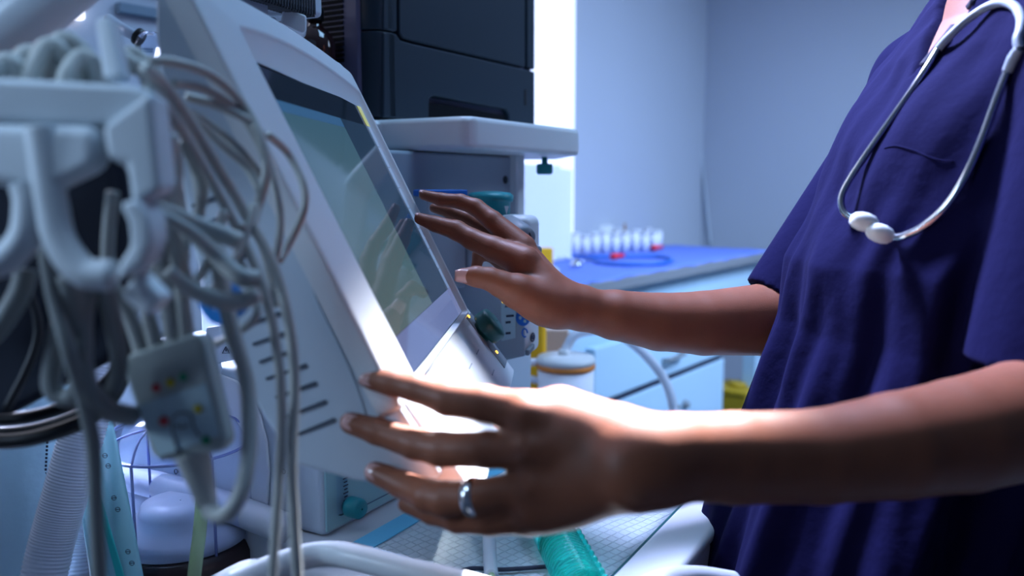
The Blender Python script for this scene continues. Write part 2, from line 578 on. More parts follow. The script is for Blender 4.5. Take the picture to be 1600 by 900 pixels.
# yellow holder with a black hole
b0 = on_counter(851, 421)
yb = thing('yellow_dispenser', 'small yellow box with a round black hole on the counter', 'box', b0)
exy = unit(RT + A * .15); eyy = np.cross(ZZ, exy)
MB().box(b0 + ZZ * .038, (.026, .02, .036), exy, eyy).build('box_body', MT['yellow'], yb, bevel=.004)
MB().lathe(b0 + ZZ * .022 - eyy * .019, -eyy, [(.010, 0), (.010, .003)], 20).build('hole', MT['black'], yb)
b0 = on_counter(856, 436)
tag(MB().lathe(b0, ZZ, [(.028, 0), (.033, .01), (.034, .03), (.026, .034), (.024, .036)], 28).build('white_dish', MT['white']), 'low round white dish in front of the yellow box', 'dish')

# clear acrylic holder by the window
b0 = on_counter(856, 392)
hz = thing('acrylic_holder', 'clear acrylic wall holder standing in front of the bright window', 'holder', b0)
q = [(818, 255), (893, 262), (893, 376), (826, 372)]
pl0 = CT(0, cdep - .12, 0)
pp = [Ppl(x, y, pl0, RB2) for x, y in q]
zb = min(p[2] for p in pp); zt_ = max(p[2] for p in pp)
wv = pp[1] - pp[0]; wv[2] = 0
lo = np.array([pp[0][0], pp[0][1], .905])
MB().prism([lo, lo + wv, lo + wv + ZZ * (zt_ - .905 - .02), lo + ZZ * (zt_ - .905)], -RB2 * .004).build('front_sheet', MT['frosted'], hz, bevel=.001)
MB().prism([lo + RB2 * .05, lo + wv + RB2 * .05, lo + wv + RB2 * .05 + ZZ * (zt_ - .905), lo + RB2 * .05 + ZZ * (zt_ - .905)], RB2 * .004).build('back_sheet', MT['frosted'], hz, bevel=.001)
MB().box(lo + wv / 2 + RB2 * .023 + ZZ * .002, (np.linalg.norm(wv) / 2, .027, .002), RA2, RB2).build('floor_sheet', MT['frosted'], hz, bevel=.001)

# yellow bins on the floor
def bin_(name, lab, x, y, d, w, h, m, lid):
    b0 = P(x, y, d); b0[2] = 0
    o = thing(name, lab, 'bin', b0)
    e1 = RA2; e2 = RB2
    poly = [b0 + e1 * a_ * w * .42 + e2 * c_ * w * .36 for a_, c_ in ((-1, -1), (1, -1), (1, 1), (-1, 1))]
    top = [b0 + e1 * a_ * w * .5 + e2 * c_ * w * .43 + ZZ * h * .86 for a_, c_ in ((-1, -1), (1, -1), (1, 1), (-1, 1))]
    mb = MB()
    mb.add(poly + top, [(3, 2, 1, 0), (4, 5, 6, 7), (0, 1, 5, 4), (1, 2, 6, 5), (2, 3, 7, 6), (3, 0, 4, 7)])
    mb.build('bin_body', m, o, bevel=.015)
    MB().box(b0 + ZZ * h * .90, (w * .52, w * .45, h * .045), e1, e2).build('lid', lid, o, bevel=.012)
    MB().lathe(b0 + ZZ * h * .945, ZZ, [(w * .22, 0), (w * .2, h * .05), (w * .17, h * .055)], 24).build('lid_port', lid, o)
    return o


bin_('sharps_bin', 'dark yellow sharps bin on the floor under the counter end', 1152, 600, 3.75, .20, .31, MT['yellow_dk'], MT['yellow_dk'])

# ------------------------------------------------------------------ stand with suction jar and yellow sharps box
tr_c = P(870, 600, 1.9)
tz = .545
tro = thing('equipment_trolley', 'small white trolley under the suction jar and yellow sharps box', 'trolley', (tr_c[0], tr_c[1], 0))
MB().box((tr_c[0] - .02, tr_c[1], tz - .015), (.15, .11, .015)).build('top', MT['white_dull'], tro, bevel=.006)
for sx in (-1, 1):
    for sy in (-1, 1):
        x_, y_ = tr_c[0] - .02 + sx * .13, tr_c[1] + sy * .09
        MB().tube([(x_, y_, .03), (x_, y_, tz - .03)], .011, 12).build('leg', MT['white_dull'], tro)
        MB().lathe((x_ - .01, y_, .022), RT, [(.022, 0), (.022, .02)], 18).build('caster', MT['grey_mid'], tro)
MB().box((tr_c[0] - .02, tr_c[1], .2), (.13, .09, .008)).build('lower_shelf', MT['white_dull'], tro, bevel=.003)

jc = P(884, 580, 1.82); jc[2] = tz
JR = .064
zlid = P(884, 572, 1.82)[2]
jr = thing('suction_jar', 'clear suction jar with white lid and orange ring and bent white hose', 'jar', jc)
MB().lathe(jc, ZZ, [(JR * .86, .001), (JR * .9, .01), (JR * .97, zlid - tz), (JR * .93, zlid - tz), (JR * .85, .012), (.001, .012)], 40, cap1=False).build('jar_body', MT['frosted'], jr)
MB().lathe(jc + ZZ * (zlid - tz - .004), ZZ, [(JR * .99, 0), (JR * 1.01, .003), (JR * 1.01, .010), (JR * .99, .012)], 40).build('seal_ring', MT['orange'], jr)
MB().lathe(jc + ZZ * (zlid - tz + .008), ZZ, [(JR, 0), (JR * 1.01, .006), (JR * .96, .014), (JR * .4, .018), (.001, .018)], 40, cap1=False).build('lid', MT['white'], jr)
hb = jc + ZZ * (zlid - tz + .02)
MB().lathe(hb - RT * .004, ZZ, [(.013, -.004), (.013, .016), (.010, .018)], 20).build('hose_port', MT['white'], jr)
ear = jc + ZZ * (zlid - tz - .0)
MB().tube([ear - RT * JR * .95 + ZZ * .01, ear - RT * (JR + .035) + ZZ * .004, ear - RT * (JR + .03) - ZZ * .022, ear - RT * JR * .93 - ZZ * .032], .008, 10).build('carry_loop', MT['frosted'], jr)
hp = [hb - RT * .004 + ZZ * .01] + [P(x, y, d) for x, y, d in ((887, 540, 1.82), (898, 524, 1.82), (925, 516, 1.83), (960, 519, 1.85), (998, 545, 1.87), (1030, 580, 1.88), (1046, 612, 1.88), (1053, 650, 1.88), (1052, 700, 1.86), (1040, 760, 1.84))]
MB().tube(hp, .0105, 12).build('hose', MT['tube_clear'], jr)

yc = P(822, 560, 1.93); yc[2] = tz
ysh = thing('yellow_sharps_box', 'bright yellow sharps box behind the suction jar', 'bin', yc)
zt_y = P(828, 500, 1.93)[2]
MB().prism([yc + np.array([sx * .045, sy * .05, 0.001]) for sx, sy in ((-1, -1), (1, -1), (1, 1), (-1, 1))], ZZ * (zt_y - tz)).build('box_body', MT['yellow'], ysh, bevel=.012)
MB().prism([yc + np.array([sx * .049, sy * .054, zt_y - tz]) for sx, sy in ((-1, -1), (1, -1), (1, 1), (-1, 1))], ZZ * .03).build('lid', MT['yellow'], ysh, bevel=.008)
bc = P(866, 560, 2.05)
bg = MB().box((bc[0], bc[1], tz + (bc[2] - tz + .075) / 2), (.036, .012, (bc[2] - tz + .075) / 2)).build('beige_box', MT['skincard'], bevel=.006)
tag(bg, 'beige carton standing behind the suction jar', 'box')

# ------------------------------------------------------------------ anaesthesia machine
CNF = -.585                          # front plane of the flowmeter column
ZW = .83                             # worktop height
mach = thing('anaesthesia_machine', 'large white anaesthesia machine with worktop, flowmeter column and top shelf', 'medical machine', M(.85, -.6, 0))
S = P(735, 180, 1.1); SA, SN, SZ = float(S @ A), float(S @ NN), float(S[2])

# lower chassis
MB().box(M(.95, -.70, .41), (.34, .34, .31), A, NN).build('chassis', MT['white_dull'], mach, bevel=.02)
for da in (-.3, .3):
    for dn in (-.28, .28):
        MB().lathe(M(.93 + da, -.70 + dn, .05) - A * .016, A, [(.046, 0), (.05, .006), (.05, .026), (.046, .032)], 24).build('caster', MT['grey_mid'], mach)
        MB().box(M(.93 + da, -.70 + dn, .09), (.02, .02, .03), A, NN).build('caster_fork', MT['grey_plastic'], mach, bevel=.004)
# worktop with a raised front lip
wt = MB()
wt.prism([M(.600, -.95, ZW - .04), M(1.22, -.95, ZW - .04), M(1.22, -.235, ZW - .04), M(.56, -.235, ZW - .04), M(.56, -.56, ZW - .04), M(.600, -.60, ZW - .04)], ZZ * .04)
wt.build('worktop', MT['white'], mach, bevel=.008)
MB().box(M(.89, -.258, ZW + .004), (.325, .026, .008), A, NN).build('worktop_lip', MT['white'], mach, bevel=.006)
MB().box(M(.89, -.2865, ZW + .0025), (.325, .0016, .004), A, NN).build('edge_seam', MT['glass_edge'], mach)
# side tray carrying the canister and pouches
MB().box(M(.40, -.86, .72), (.22, .30, .015), A, NN).build('side_tray', MT['white_dull'], mach, bevel=.006)
# column
col_top = 1.00
MB().prism([M(.621, CNF, ZW), M(1.075, CNF, ZW), M(1.075, -.93, ZW), M(.621, -.93, ZW)], ZZ * (col_top - ZW)).build('column', MT['white_dull'], mach, bevel=.008)
# arched recess frame on the column's side
side0 = M(.621, 0, 0)
arch = []
for x, y in ((420, 790), (424, 735), (420, 690), (410, 650), (394, 616), (372, 594), (345, 583), (315, 580), (280, 582), (280, 860), (420, 860)):
    arch.append(Ppl(x, y, M(.6205, 0, 0), A))
MB().prism(arch, -A * .004).build('canister_recess', MT['white'], mach, bevel=.0018)
# lower skirt below the column side (rounded foot)
MB().tube([M(.60, -.62, ZW + .012), M(.60, -.75, ZW + .02), M(.60, -.92, ZW + .02)], .016, 12).build('foot_rail', MT['white'], mach)
text('oxygen_mark', 'O', Ppl(443, 737, M(.6204, 0, 0), A), NN, ZZ, .0085, MT['ink'], mach)
text('oxygen_mark', '2', Ppl(450, 742, M(.6204, 0, 0), A), NN, ZZ, .005, MT['ink'], mach)
# flowmeter panel on the column's front
f0 = M(0, CNF + .0012, 0)


def fpt(x, y, off=.0012):
    return Ppl(x, y, M(0, CNF + off, 0), NN)


fa = [fpt(501, 726), fpt(512, 842), fpt(640, 768), fpt(650, 690)]
a0, z0 = fa[0] @ A, ZW + .006
fp = MB().prism([M(a0 + .006, CNF - .001, z0), M(.86, CNF - .001, z0), M(.86, CNF - .001, .975), M(a0 + .006, CNF - .001, .975)], NN * .003).build('flowmeter_panel', MT['teal_panel'], mach, bevel=.0012)
pa = fpt(566, 760) @ A
ln = MB()
for (aa, zz_, la, lz) in ((pa + .075, fpt(568, 790)[2], .075, .0007), (pa, .945, .0007, .055)):
    ln.box(M(aa, CNF + .002, zz_), (la, .0005, lz), A, NN)
ln.build('panel_line', MT['cabinet_dk'], fp)
fg = fpt(531, 760)
fm = MB().box(fg + NN * .002, (.006, .004, .03), A, NN).build('flow_tube', MT['clear'], mach, bevel=.001)
fs_ = MB()
fs_.box(fg - NN * .0005 - A * .0015, (.0025, .001, .03), A, NN)
for i in range(14):
    fs_.box(fg + NN * .0072 + ZZ * (-.026 + i * .004) + A * .0012, (.0036 if i % 2 else .0024, .0004, .0005), A, NN)
fs_.build('flow_scale', MT['ink'], mach)
kb = fpt(538, 789, .003)
kn = MB()
kn.lathe(kb, NN, [(.005, 0), (.005, .006), (.0105, .0065), (.0112, .009), (.0108, .022), (.009, .0245), (.001, .0245)], 28, cap1=False)
kn.build('flow_knob', MT['teal'], mach)
# recessed rear body under the shelf
BN = -.70
br_ = float(Ppl(803, 300, M(0, BN, 0), NN) @ A)
MB().prism([M(.75, BN, .99), M(br_, BN, .99), M(br_, BN - .22, .99), M(.75, BN - .22, .99)], ZZ * (SZ - .045 - .99)).build('rear_body', MT['grey_plastic'], mach, bevel=.006)
sc0 = Ppl(789, 281, M(0, BN, 0), NN)
MB().lathe(sc0, NN, [(.0065, 0), (.0065, .002), (.004, .003)], 16).build('screw', MT['grey_dark'], mach)
psm = float(Ppl(813, 300, M(0, BN + .012, 0), NN) @ A)
MB().box(M(psm, BN + .0, (SZ - .04 + .84) / 2), (.0125, .014, (SZ - .04 - .84) / 2), A, NN).build('post', MT['white'], mach, bevel=.004)
MB().box(M(psm + .03, BN - .05, (SZ - .04 + .84) / 2), (.02, .02, (SZ - .04 - .84) / 2), A, NN).build('rear_post', MT['cabinet_dk'], mach, bevel=.004)
# top shelf
sh = [M(SA + a_, SN + n_, SZ - .044) for a_, n_ in ((.012, 0), (.335, 0), (.52, -.13), (.52, -.5), (-.14, -.5), (-.14, -.165), (0, -.155), (0, -.012))]
shelf = MB().prism(sh, ZZ * .044).build('shelf', MT['white'], mach, bevel=.010, seg=4)
ts = Ppl(851, 243, M(0, SN - .045, 0), NN)
tsc = MB()
tsc.lathe((ts[0], ts[1], SZ - .046), -ZZ, [(.005, 0), (.005, .011), (.0125, .0115), (.0135, .014), (.0135, .026), (.011, .029)], 24)
tsc.build('thumbscrew', MT['teal'], mach)
# hand rail in front
hr = [P(x, y, d) for x, y, d in ((360, 905, .60), (400, 886, .62), (445, 868, .645), (490, 856, .66), (530, 855, .66), (575, 864, .65), (640, 881, .635), (720, 900, .62), (800, 922, .605), (880, 945, .60), (960, 940, .62), (1020, 905, .66), (1060, 893, .69), (1100, 893, .72), (1145, 900, .74))]
hr = [p - ZZ * .006 for p in hr]
MB().tube(hr, [.0100] * 15, 18).build('handrail', MT['white'], mach)
MB().tube([hr[1], hr[1] + np.array([-.03, .06, -.03]), M(.50, -.62, ZW - .012)], .011, 14).build('handrail_bracket', MT['white'], mach)
# swivel arm carrying the monitor
MB().tube([M(.93, -.78, .99), M(.90, -.76, 1.09), M(.82, -.74, 1.14)], .03, 18).build('monitor_arm', MT['grey_plastic'], mach)

# blue box and bottle group behind the monitor
bb = P(686, 300, 1.10)
bbx = thing('storage_box', 'pale box with bright blue lid behind the far hand fingertips', 'box', (bb[0], bb[1] + .02, bb[2] - .13))
be = unit(A + RT * .9); bf = unit(np.cross(ZZ, be))
MB().box((bb[0], bb[1] + .02, bb[2] - .067), (.029, .019, .063), be, bf).build('box_body', MT['grey_plastic'], bbx, bevel=.004)
MB().box((bb[0], bb[1] + .02, bb[2] - .0015), (.031, .021, .0045), be, bf).build('lid', MT['blue'], bbx, bevel=.002)

# vaporiser / ventilator block
VD = 1.10
ve = P(823, 500, VD); VA, VN = float(ve @ A), float(ve @ NN)
vz1 = P(823, 336, VD)[2]; vz0 = P(823, 558, VD)[2]
vp = thing('vaporiser', 'white vaporiser block with grey dial, label plate and teal cap', 'medical device', M(VA + .02, VN - .07, vz0))
MB().prism([M(VA, VN, vz0), M(VA + .042, VN, vz0), M(VA + .042, VN - .15, vz0), M(VA, VN - .15, vz0)], ZZ * (vz1 - vz0)).build('housing', MT['white'], vp, bevel=.012, seg=4)
sidep = M(VA - .0008, 0, 0)


def vpt(x, y, off=.001):
    return Ppl(x, y, M(VA - off, 0, 0), A)


def vplate(name, q, off, th, m, par, bv=.0008):
    return MB().prism([vpt(x, y, off) for x, y in q], -A * th).build(name, m, par, bevel=bv)


plate = vplate('side_plate', ((690, 345), (750, 345), (752, 434), (821, 434), (821, 556), (775, 566), (690, 570)), -.001, .003, MT['grey_plastic'], vp)
lab = vplate('label_plate', ((783, 458), (806, 458), (806, 528), (784, 533)), .003, .0006, MT['label'], vp, 0)
lm = MB()
for x, y, w in ((792, 479, 6), (797, 494, 12), (794, 504, 8), (794, 521, 8)):
    q_ = [vpt(x - w / 2, y - 1.8, .0038), vpt(x + w / 2, y - 2.6, .0038), vpt(x + w / 2, y + .9, .0038), vpt(x - w / 2, y + 1.8, .0038)]
    lm.prism(q_, -A * .0003)
lm.build('label_print', MT['ink'], lab)
bd = MB(); bd.lathe(vpt(817, 497, .003), -A, [(.0105, 0), (.0105, .0008)], 28)
bd.build('blue_badge', MT['blue'], vp)
bw = MB()
for dz, dn in ((.004, .003), (-.004, .003), (.0, -.004)):
    bw.lathe(vpt(817, 497, .0042) + ZZ * dz + NN * dn, -A, [(.0022, 0), (.0022, .0004)], 12)
bw.build('badge_print', MT['label'], vp)
rg = MB(); rg.tube([vpt(820, 520, .0035) + NN * math.cos(t) * .004 + ZZ * math.sin(t) * .0055 for t in np.linspace(0, 5.2, 12)], .0011, 6, 2)
rg.build('ring_mark', MT['blue'], vp)
ld = MB(); ld.lathe(vpt(787, 471, .003), -A, [(.002, 0), (.002, .0014)], 12)
ld.build('indicator_lamp', MT['led'], vp)
sy = Ppl(832, 527, M(0, VN + .0006, 0), NN)
sm_ = MB(); sm_.lathe(sy, NN, [(.0065, 0), (.0065, .0006), (.0042, .0006), (.0042, 0)], 20, cap0=False, cap1=False)
sm_.box(sy, (.0028, .0006, .0028), A, NN)
sm_.build('front_symbol', MT['ink'], vp)
sp2 = Ppl(828, 546, M(0, VN + .002, 0), NN)
MB().box(sp2, (.009, .003, .004), unit(A + ZZ * .4), NN).build('front_tab', MT['grey_mid'], vp, bevel=.0015)
# dial and spout: stick out of the side towards the camera
db = vpt(793, 352, 0); dt = P(822, 372, 1.05)
dax = unit(dt - db); 
dl = float(np.linalg.norm(dt - db))
MB().lathe(db, dax, [(.013, 0), (.015, .003), (.0155, dl * .75), (.013, dl), (.001, dl + .001)], 30, cap1=False).build('dial', MT['grey_mid'], vp)
MB().tube([P(815, 352, 1.055), P(826, 362, 1.05), P(832, 380, 1.05)], .0012, 8).build('dial_wire', MT['black'], vp)
spo = [vpt(800, 376, 0), P(815, 386, 1.06), P(834, 393, 1.05)]
MB().tube(spo, [.016, .011, .0075], 20).build('spout', MT['white_dull'], vp)
MB().lathe(P(832, 393, 1.05), unit(spo[2] - spo[1]), [(.0092, 0), (.0098, .003), (.0092, .008), (.004, .0085)], 20).build('spout_ring', MT['grey_mid'], vp)
tc_ = M(VA + .012, VN - .075, vz1)
tcz = MB(); cxx = P(766, 320, 1.13)
tcz.lathe((cxx[0], cxx[1], vz1 - .002), ZZ, [(.027, 0), (.027, .018), (.030, .0185), (.0315, .021), (.0315, .027), (.027, .031), (.010, .033), (.001, .033)], 40, cap1=False)
tcz.build('teal_cap', MT['teal'], vp)
tq = [P(788, 322, 1.095), P(795, 322, 1.095), P(791.5, 336, 1.095)]
MB().prism(tq, np.array([0, .001, 0])).build('cap_pointer', MT['white'], vp)
MB().prism([P(770, 333, 1.085), P(764, 360, 1.085), P(774, 362, 1.085), P(776, 340, 1.085)], np.array([0, .02, 0])).build('lever', MT['teal'], vp, bevel=.002)

# printer on the shelf
PN = SN - .165
pc = Ppl(603, 150, M(0, PN, 0), NN); PA = float(pc @ A) - .012
PE = float(Ppl(833, 100, M(0, PN, 0), NN) @ A)
prn = thing('printer', 'charcoal grey laser printer standing on the white machine shelf', 'printer', M((PA + PE) / 2, PN - .16, SZ))
RCN = .024
side_x = PA - .012
MB().prism([M(side_x, PN - .003 - RCN, SZ + .012), M(PE, PN - .003, SZ + .012), M(PE, PN - .33, SZ + .012), M(side_x, PN - .33, SZ + .012)], ZZ * .33).build('body', MT['printer_side'], prn, bevel=.006, seg=3)


def corner_plan(z):
    pts = [M(PA + .03, PN - .012, z), M(PA + .03, PN + .004, z)]
    for k_ in range(9):
        a_ = math.pi / 2 + k_ * math.pi / 16
        pts.append(M(side_x + .004 + RCN + RCN * math.cos(a_), PN + .004 - RCN + RCN * math.sin(a_), z))
    pts.append(M(side_x + .004, PN - .05, z)); pts.append(M(side_x + .012, PN - .05, z))
    return pts


for da in (.04, PE - PA - .04):
    for dn in (-.05, -.28):
        MB().lathe(M(PA + da, PN + dn, SZ), ZZ, [(.014, 0), (.014, .014)], 16).build('foot', MT['black'], prn)


def ppt(x, y, off=0):
    return Ppl(x, y, M(0, PN + off, 0), NN)


def pan(name, q, th, m, bv=.003):
    return MB().prism([ppt(x, y) - NN * .02 for x, y in q], NN * (.02 + th)).build(name, m, prn, bevel=bv)


zgap = float(ppt(600, 48.5)[2])
MB().prism(corner_plan(zgap + .0012), ZZ * (SZ + .342 - zgap)).build('upper_corner_panel', MT['printer'], prn, bevel=.0012)
MB().prism(corner_plan(SZ + .006), ZZ * (zgap - .0012 - SZ - .006)).build('lower_corner_panel', MT['printer'], prn, bevel=.0012)
pan('upper_front_panel', ((596, -60), (617.5, -60), (617.5, 50), (610, 48.5), (596, 47)), .004, MT['printer'])
pan('lower_panel', ((596, 50), (610, 51), (617, 54), (623, 63), (640, 68), (833, 112), (833, 196), (793, 190), (792, 178), (788, 171), (735, 161), (676, 150), (668, 154), (667, 190), (596, 184)), .004, MT['printer'])
pan('front_door', ((620.5, -60), (818, -60), (818, 106), (640, 64.5), (626, 60), (621, 52)), .004, MT['printer'])
pan('side_strip', ((821.5, -60), (833, -60), (833, 109), (821.5, 106.5)), .004, MT['printer'])
pan('slot_shade', ((667, 160), (700, 164), (790, 180), (790, 190), (667, 184)), -.0012, MT['pit'], .0006)  # black panel painted in for the shade inside the slot
q_ = [ppt(819.5, 140, .0042), ppt(822.5, 140, .0042), ppt(822.5, 164, .0042), ppt(819.5, 164, .0042)]
MB().prism(q_, NN * .0008).build('slot_mark', MT['black'], prn)
vg = MB()
vs0 = Ppl(515, 60, M(side_x - .001, 0, 0), A)
vn0 = float(Ppl(503, 40, M(side_x, 0, 0), A) @ NN); vn1 = float(Ppl(537, 40, M(side_x, 0, 0), A) @ NN)
for i in range(16):
    zz_ = Ppl(520, -30 + i * 8.4, M(side_x, 0, 0), A)[2]
    vg.box(M(side_x, (vn0 + vn1) / 2, zz_), (.0015, (vn1 - vn0) / 2, .0024), A, NN)
vg.build('vent_grille', MT['pit'], prn)

# amber bottle behind the monitor
bt = P(493, 60, 1.185)
bo = thing('amber_bottle', 'dark brown glass bottle standing between monitor and printer', 'bottle', (bt[0], bt[1], SZ))
zsh = P(499, 80, 1.20)[2]
bl = MB(); hh = zsh - SZ
bl.lathe((bt[0], bt[1], SZ), ZZ, [(.026, .001), (.029, .004), (.029, hh), (.0275, hh + .010), (.023, hh + .020), (.015, hh + .029), (.010, hh + .033), (.010, hh + .040)], 30)
bl.build('glass_body', MT['amber'], bo)
MB().lathe((bt[0], bt[1], SZ + hh + .040), ZZ, [(.0125, 0), (.0125, .016), (.011, .018)], 24).build('cap', MT['black'], bo)

# vented unit above the monitor
vu = thing('vented_module', 'pale grey module with fine ventilation ribs above the monitor', 'medical device', P(440, 40, .96))
vq = P(500, 22, 1.02); vl = P(345, -22, .86)
ud = unit((vq - vl) * np.array([1, 1, 0])); un = np.array([ud[1], -ud[0], 0])
ul = float(np.linalg.norm((vq - vl)[:2]))
vb = np.array([vl[0], vl[1], vq[2] - .004])
MB().prism([vb, vb + ud * (ul + .008), vb + ud * (ul + .008) - un * .12, vb - un * .12], ZZ * .09).build('body', MT['white_dull'], vu, bevel=.007)
rb = MB()
for i in range(22):
    p_ = vb + ud * (ul - .012 - i * .0052) + un * .0002 + ZZ * .010
    rb.box(p_, (.0014, .0012, .009), ud, un)
    rb.box(p_ - un * .012 - ZZ * .0105, (.0014, .012, .0012), ud, un)
rb.build('ventilation_ribs', MT['grey_dark'], vu)
br1 = P(462, 40, .985)
MB().prism([P(442, 10, .98), P(479, 24, .985), P(479, 49, .985), P(474, 54, .985), P(438, 38, .98)], np.array([-.008, .03, 0])).build('mount_bracket', MT['white'], vu, bevel=.003)
MB().box(vb + ud * (ul - .16) - un * .03 - ZZ * .006, (.075, .02, .010), ud, un).build('mount_plate', MT['grey_plastic'], vu, bevel=.003)
MB().tube([br1 - un * .03 + ud * .0, br1 - un * .09 - ZZ * .01, M(SA - .12, SN - .30, SZ + .02), M(SA - .12, SN - .30, SZ - .0)], .012, 14).build('mount_arm', MT['grey_plastic'], vu)

# ------------------------------------------------------------------ touchscreen monitor
MC = np.array([-.122, .789, 1.17]); yw, tl = R(3.5), R(25.9)
U = np.array([math.sin(yw), math.cos(yw), 0]); X = np.array([math.cos(yw), -math.sin(yw), 0])
V = -math.sin(tl) * X + math.cos(tl) * ZZ; N = math.cos(tl) * X + math.sin(tl) * ZZ


def L(u, v, n): return MC + U * u + V * v + N * n
def H(u, x, z): return MC + U * u + X * x + ZZ * z


mon = thing('touchscreen_monitor', 'tilted white touchscreen monitor with side vents and dark green dial', 'monitor', H(0, -.03, -.18))
prof = [(-.0885, .164), (-.066, .113), (-.02, .02), (.0405, -.103), (.072, -.152), (.086, -.178), (.0643, -.187), (.0217, -.183), (-.021, -.172), (-.043, -.137), (-.069, -.085), (-.088, -.024), (-.100, .066), (-.108, .128), (-.1065, .152), (-.1035, .166), (-.0965, .172)]
MB().prism([H(-.214, x, z) for x, z in prof], U * .428).build('housing', MT['white_dull'], mon, bevel=.006, seg=3)


def ring(loop_u, vt, vb_, arch_, n, r):
    """Rounded rectangle with an arched top edge."""
    pts = []
    K_ = 26
    def top(u): return vt + arch_ * (1 - (u / loop_u) ** 2)
    for i in range(K_): pts.append((-loop_u + r + (2 * loop_u - 2 * r) * i / (K_ - 1), vb_))
    for i in range(1, 6): a_ = -math.pi / 2 + i * math.pi / 12; pts.append((loop_u - r + r * math.cos(a_), vb_ + r + r * math.sin(a_)))
    for i in range(K_): pts.append((loop_u, vb_ + r + (vt - r - vb_ - r) * (i + .5) / K_))
    for i in range(1, 6): a_ = i * math.pi / 12; pts.append((loop_u - r + r * math.cos(a_), vt - r + r * math.sin(a_)))
    for i in range(K_): u = loop_u - r - (2 * loop_u - 2 * r) * i / (K_ - 1); pts.append((u, top(u)))
    for i in range(1, 6): a_ = math.pi / 2 + i * math.pi / 12; pts.append((-loop_u + r + r * math.cos(a_), vt - r + r * math.sin(a_)))
    for i in range(K_): pts.append((-loop_u, vt - r - (vt - r - vb_ - r) * (i + .5) / K_))
    for i in range(1, 6): a_ = math.pi + i * math.pi / 12; pts.append((-loop_u + r + r * math.cos(a_), vb_ + r + r * math.sin(a_)))
    return [L(u, v - .006 * (u / loop_u) * max(0, v / vt), n) for u, v in pts]


bz = MB()
bz.grid([ring(.2165, .186, -.142, .012, -.022, .007), ring(.2165, .186, -.142, .012, -.0085, .007), ring(.2163, .1858, -.1418, .012, -.0065, .007), ring(.2152, .185, -.141, .012, -.0048, .007),
         ring(.2135, .1835, -.140, .012, -.0040, .006), ring(.2110, .181, -.1393, .012, -.0036, .006), ring(.1735, .1535, -.1345, .013, .0030, .006), ring(.1720, .152, -.134, .013, .0031, .006),
         ring(.1708, .1508, -.1336, .013, .0027, .005), ring(.1698, .1498, -.1333, .0125, .0017, .005), ring(.1692, .1490, -.1328, .012, .0006, .005), ring(.1645, .1318, -.1305, .002, -.0035, .003), ring(.1635, .1305, -.130, .001, -.004, .003)], closed=True)
bz.build('bezel', MT['white'], mon)


def screen_material():
    m = mat('screen_glass', (.012, .02, .028), .06, spec=.6)
    nt = m.node_tree
    b = nt.nodes['Principled BSDF']
    b.inputs['Coat Weight'].default_value = .15
    b.inputs['Coat Roughness'].default_value = .03
    return m


MT['screen'] = screen_material()
MB().prism([L(-.165, -.131, -.0032), L(.165, -.131, -.0032), L(.165, .132, -.0032), L(-.165, .132, -.0032)], -N * .004).build('screen_glass', MT['screen'], mon)


def lit(name, col, e):
    b = mat(name, (.01, .012, .015), .07, spec=.6, emit=col, estr=e)
    b.node_tree.nodes['Principled BSDF'].inputs['Coat Weight'].default_value = .15
    b.node_tree.nodes['Principled BSDF'].inputs['Coat Roughness'].default_value = .03
    return b


MT['lit_main'] = lit('lit_display', (.13, .24, .27), .75)
nt_ = MT['lit_main'].node_tree
wv_ = nt_.nodes.new('ShaderNodeSeparateXYZ')
mr_ = nt_.nodes.new('ShaderNodeMapRange')
mr_.inputs['From Min'].default_value = 1.27; mr_.inputs['From Max'].default_value = 1.07
rp_ = nt_.nodes.new('ShaderNodeValToRGB')
rp_.color_ramp.elements[0].color = (.035, .10, .155, 1)
rp_.color_ramp.elements[1].color = (.085, .135, .14, 1)
nt_.links.new(nt_.nodes['Texture Coordinate'].outputs['Object'], wv_.inputs[0])
nt_.links.new(wv_.outputs['Z'], mr_.inputs['Value'])
nt_.links.new(mr_.outputs['Result'], rp_.inputs[0])
nt_.links.new(rp_.outputs[0], nt_.nodes['Principled BSDF'].inputs['Emission Color'])
MT['lit_bar'] = lit('lit_header', (.03, .10, .22), .8)
MT['refl_dark'] = lit('dark_reflection_film', (.012, .03, .06), .8)  # colour of a dark reflection in the glass
MT['lit_key'] = lit('lit_soft_key', (.14, .23, .42), .8)
MT['lit_yel'] = lit('lit_alarm', (.38, .42, .12), .8)
MT['refl_blue'] = lit('bright_reflection_film', (.13, .17, .36), .8)  # glow standing in for a bright reflection in the glass


def patch(name, u0, u1, v0, v1, n, m, par):
    return MB().prism([L(u0, v0, -.0032), L(u1, v0, -.0032), L(u1, v1, -.0032), L(u0, v1, -.0032)], N * n).build(name, m, par)


disp = patch('display', -.163, .035, -.098, .094, .0004, MT['lit_main'], mon)
patch('header_bar', -.163, .035, .0945, .104, .0004, MT['lit_bar'], mon)
patch('dark_reflection', .0355, .147, -.098, .104, .0004, MT['refl_dark'], mon)  # dark reflection painted on the glass as a flat patch
patch('bright_reflection', -.163, .163, -.1295, -.0985, .0004, MT['refl_blue'], mon)  # bluish reflection painted along the bottom of the glass
patch('alarm_key', .1475, .1630, .104, .1285, .0004, MT['lit_yel'], mon)
for i in range(8):
    v1 = .1035 - i * .0253
    patch('soft_key', .1485, .1630, v1 - .0246, v1, .0004, MT['lit_key'], mon)

# keypad below the screen
kp = [(.028, -.108), (.0560, -.1215), (.1115, -.196), (.112, -.204), (.104, -.209), (.07, -.195), (.03, -.16)]
key = MB().prism([H(-.205, x, z) for x, z in kp], U * .418).build('keypad', MT['white'], mon, bevel=.006, seg=3)
kd = unit(np.array([.1115 - .056, -.196 + .1215])); kn_ = np.array([-kd[1], kd[0]])


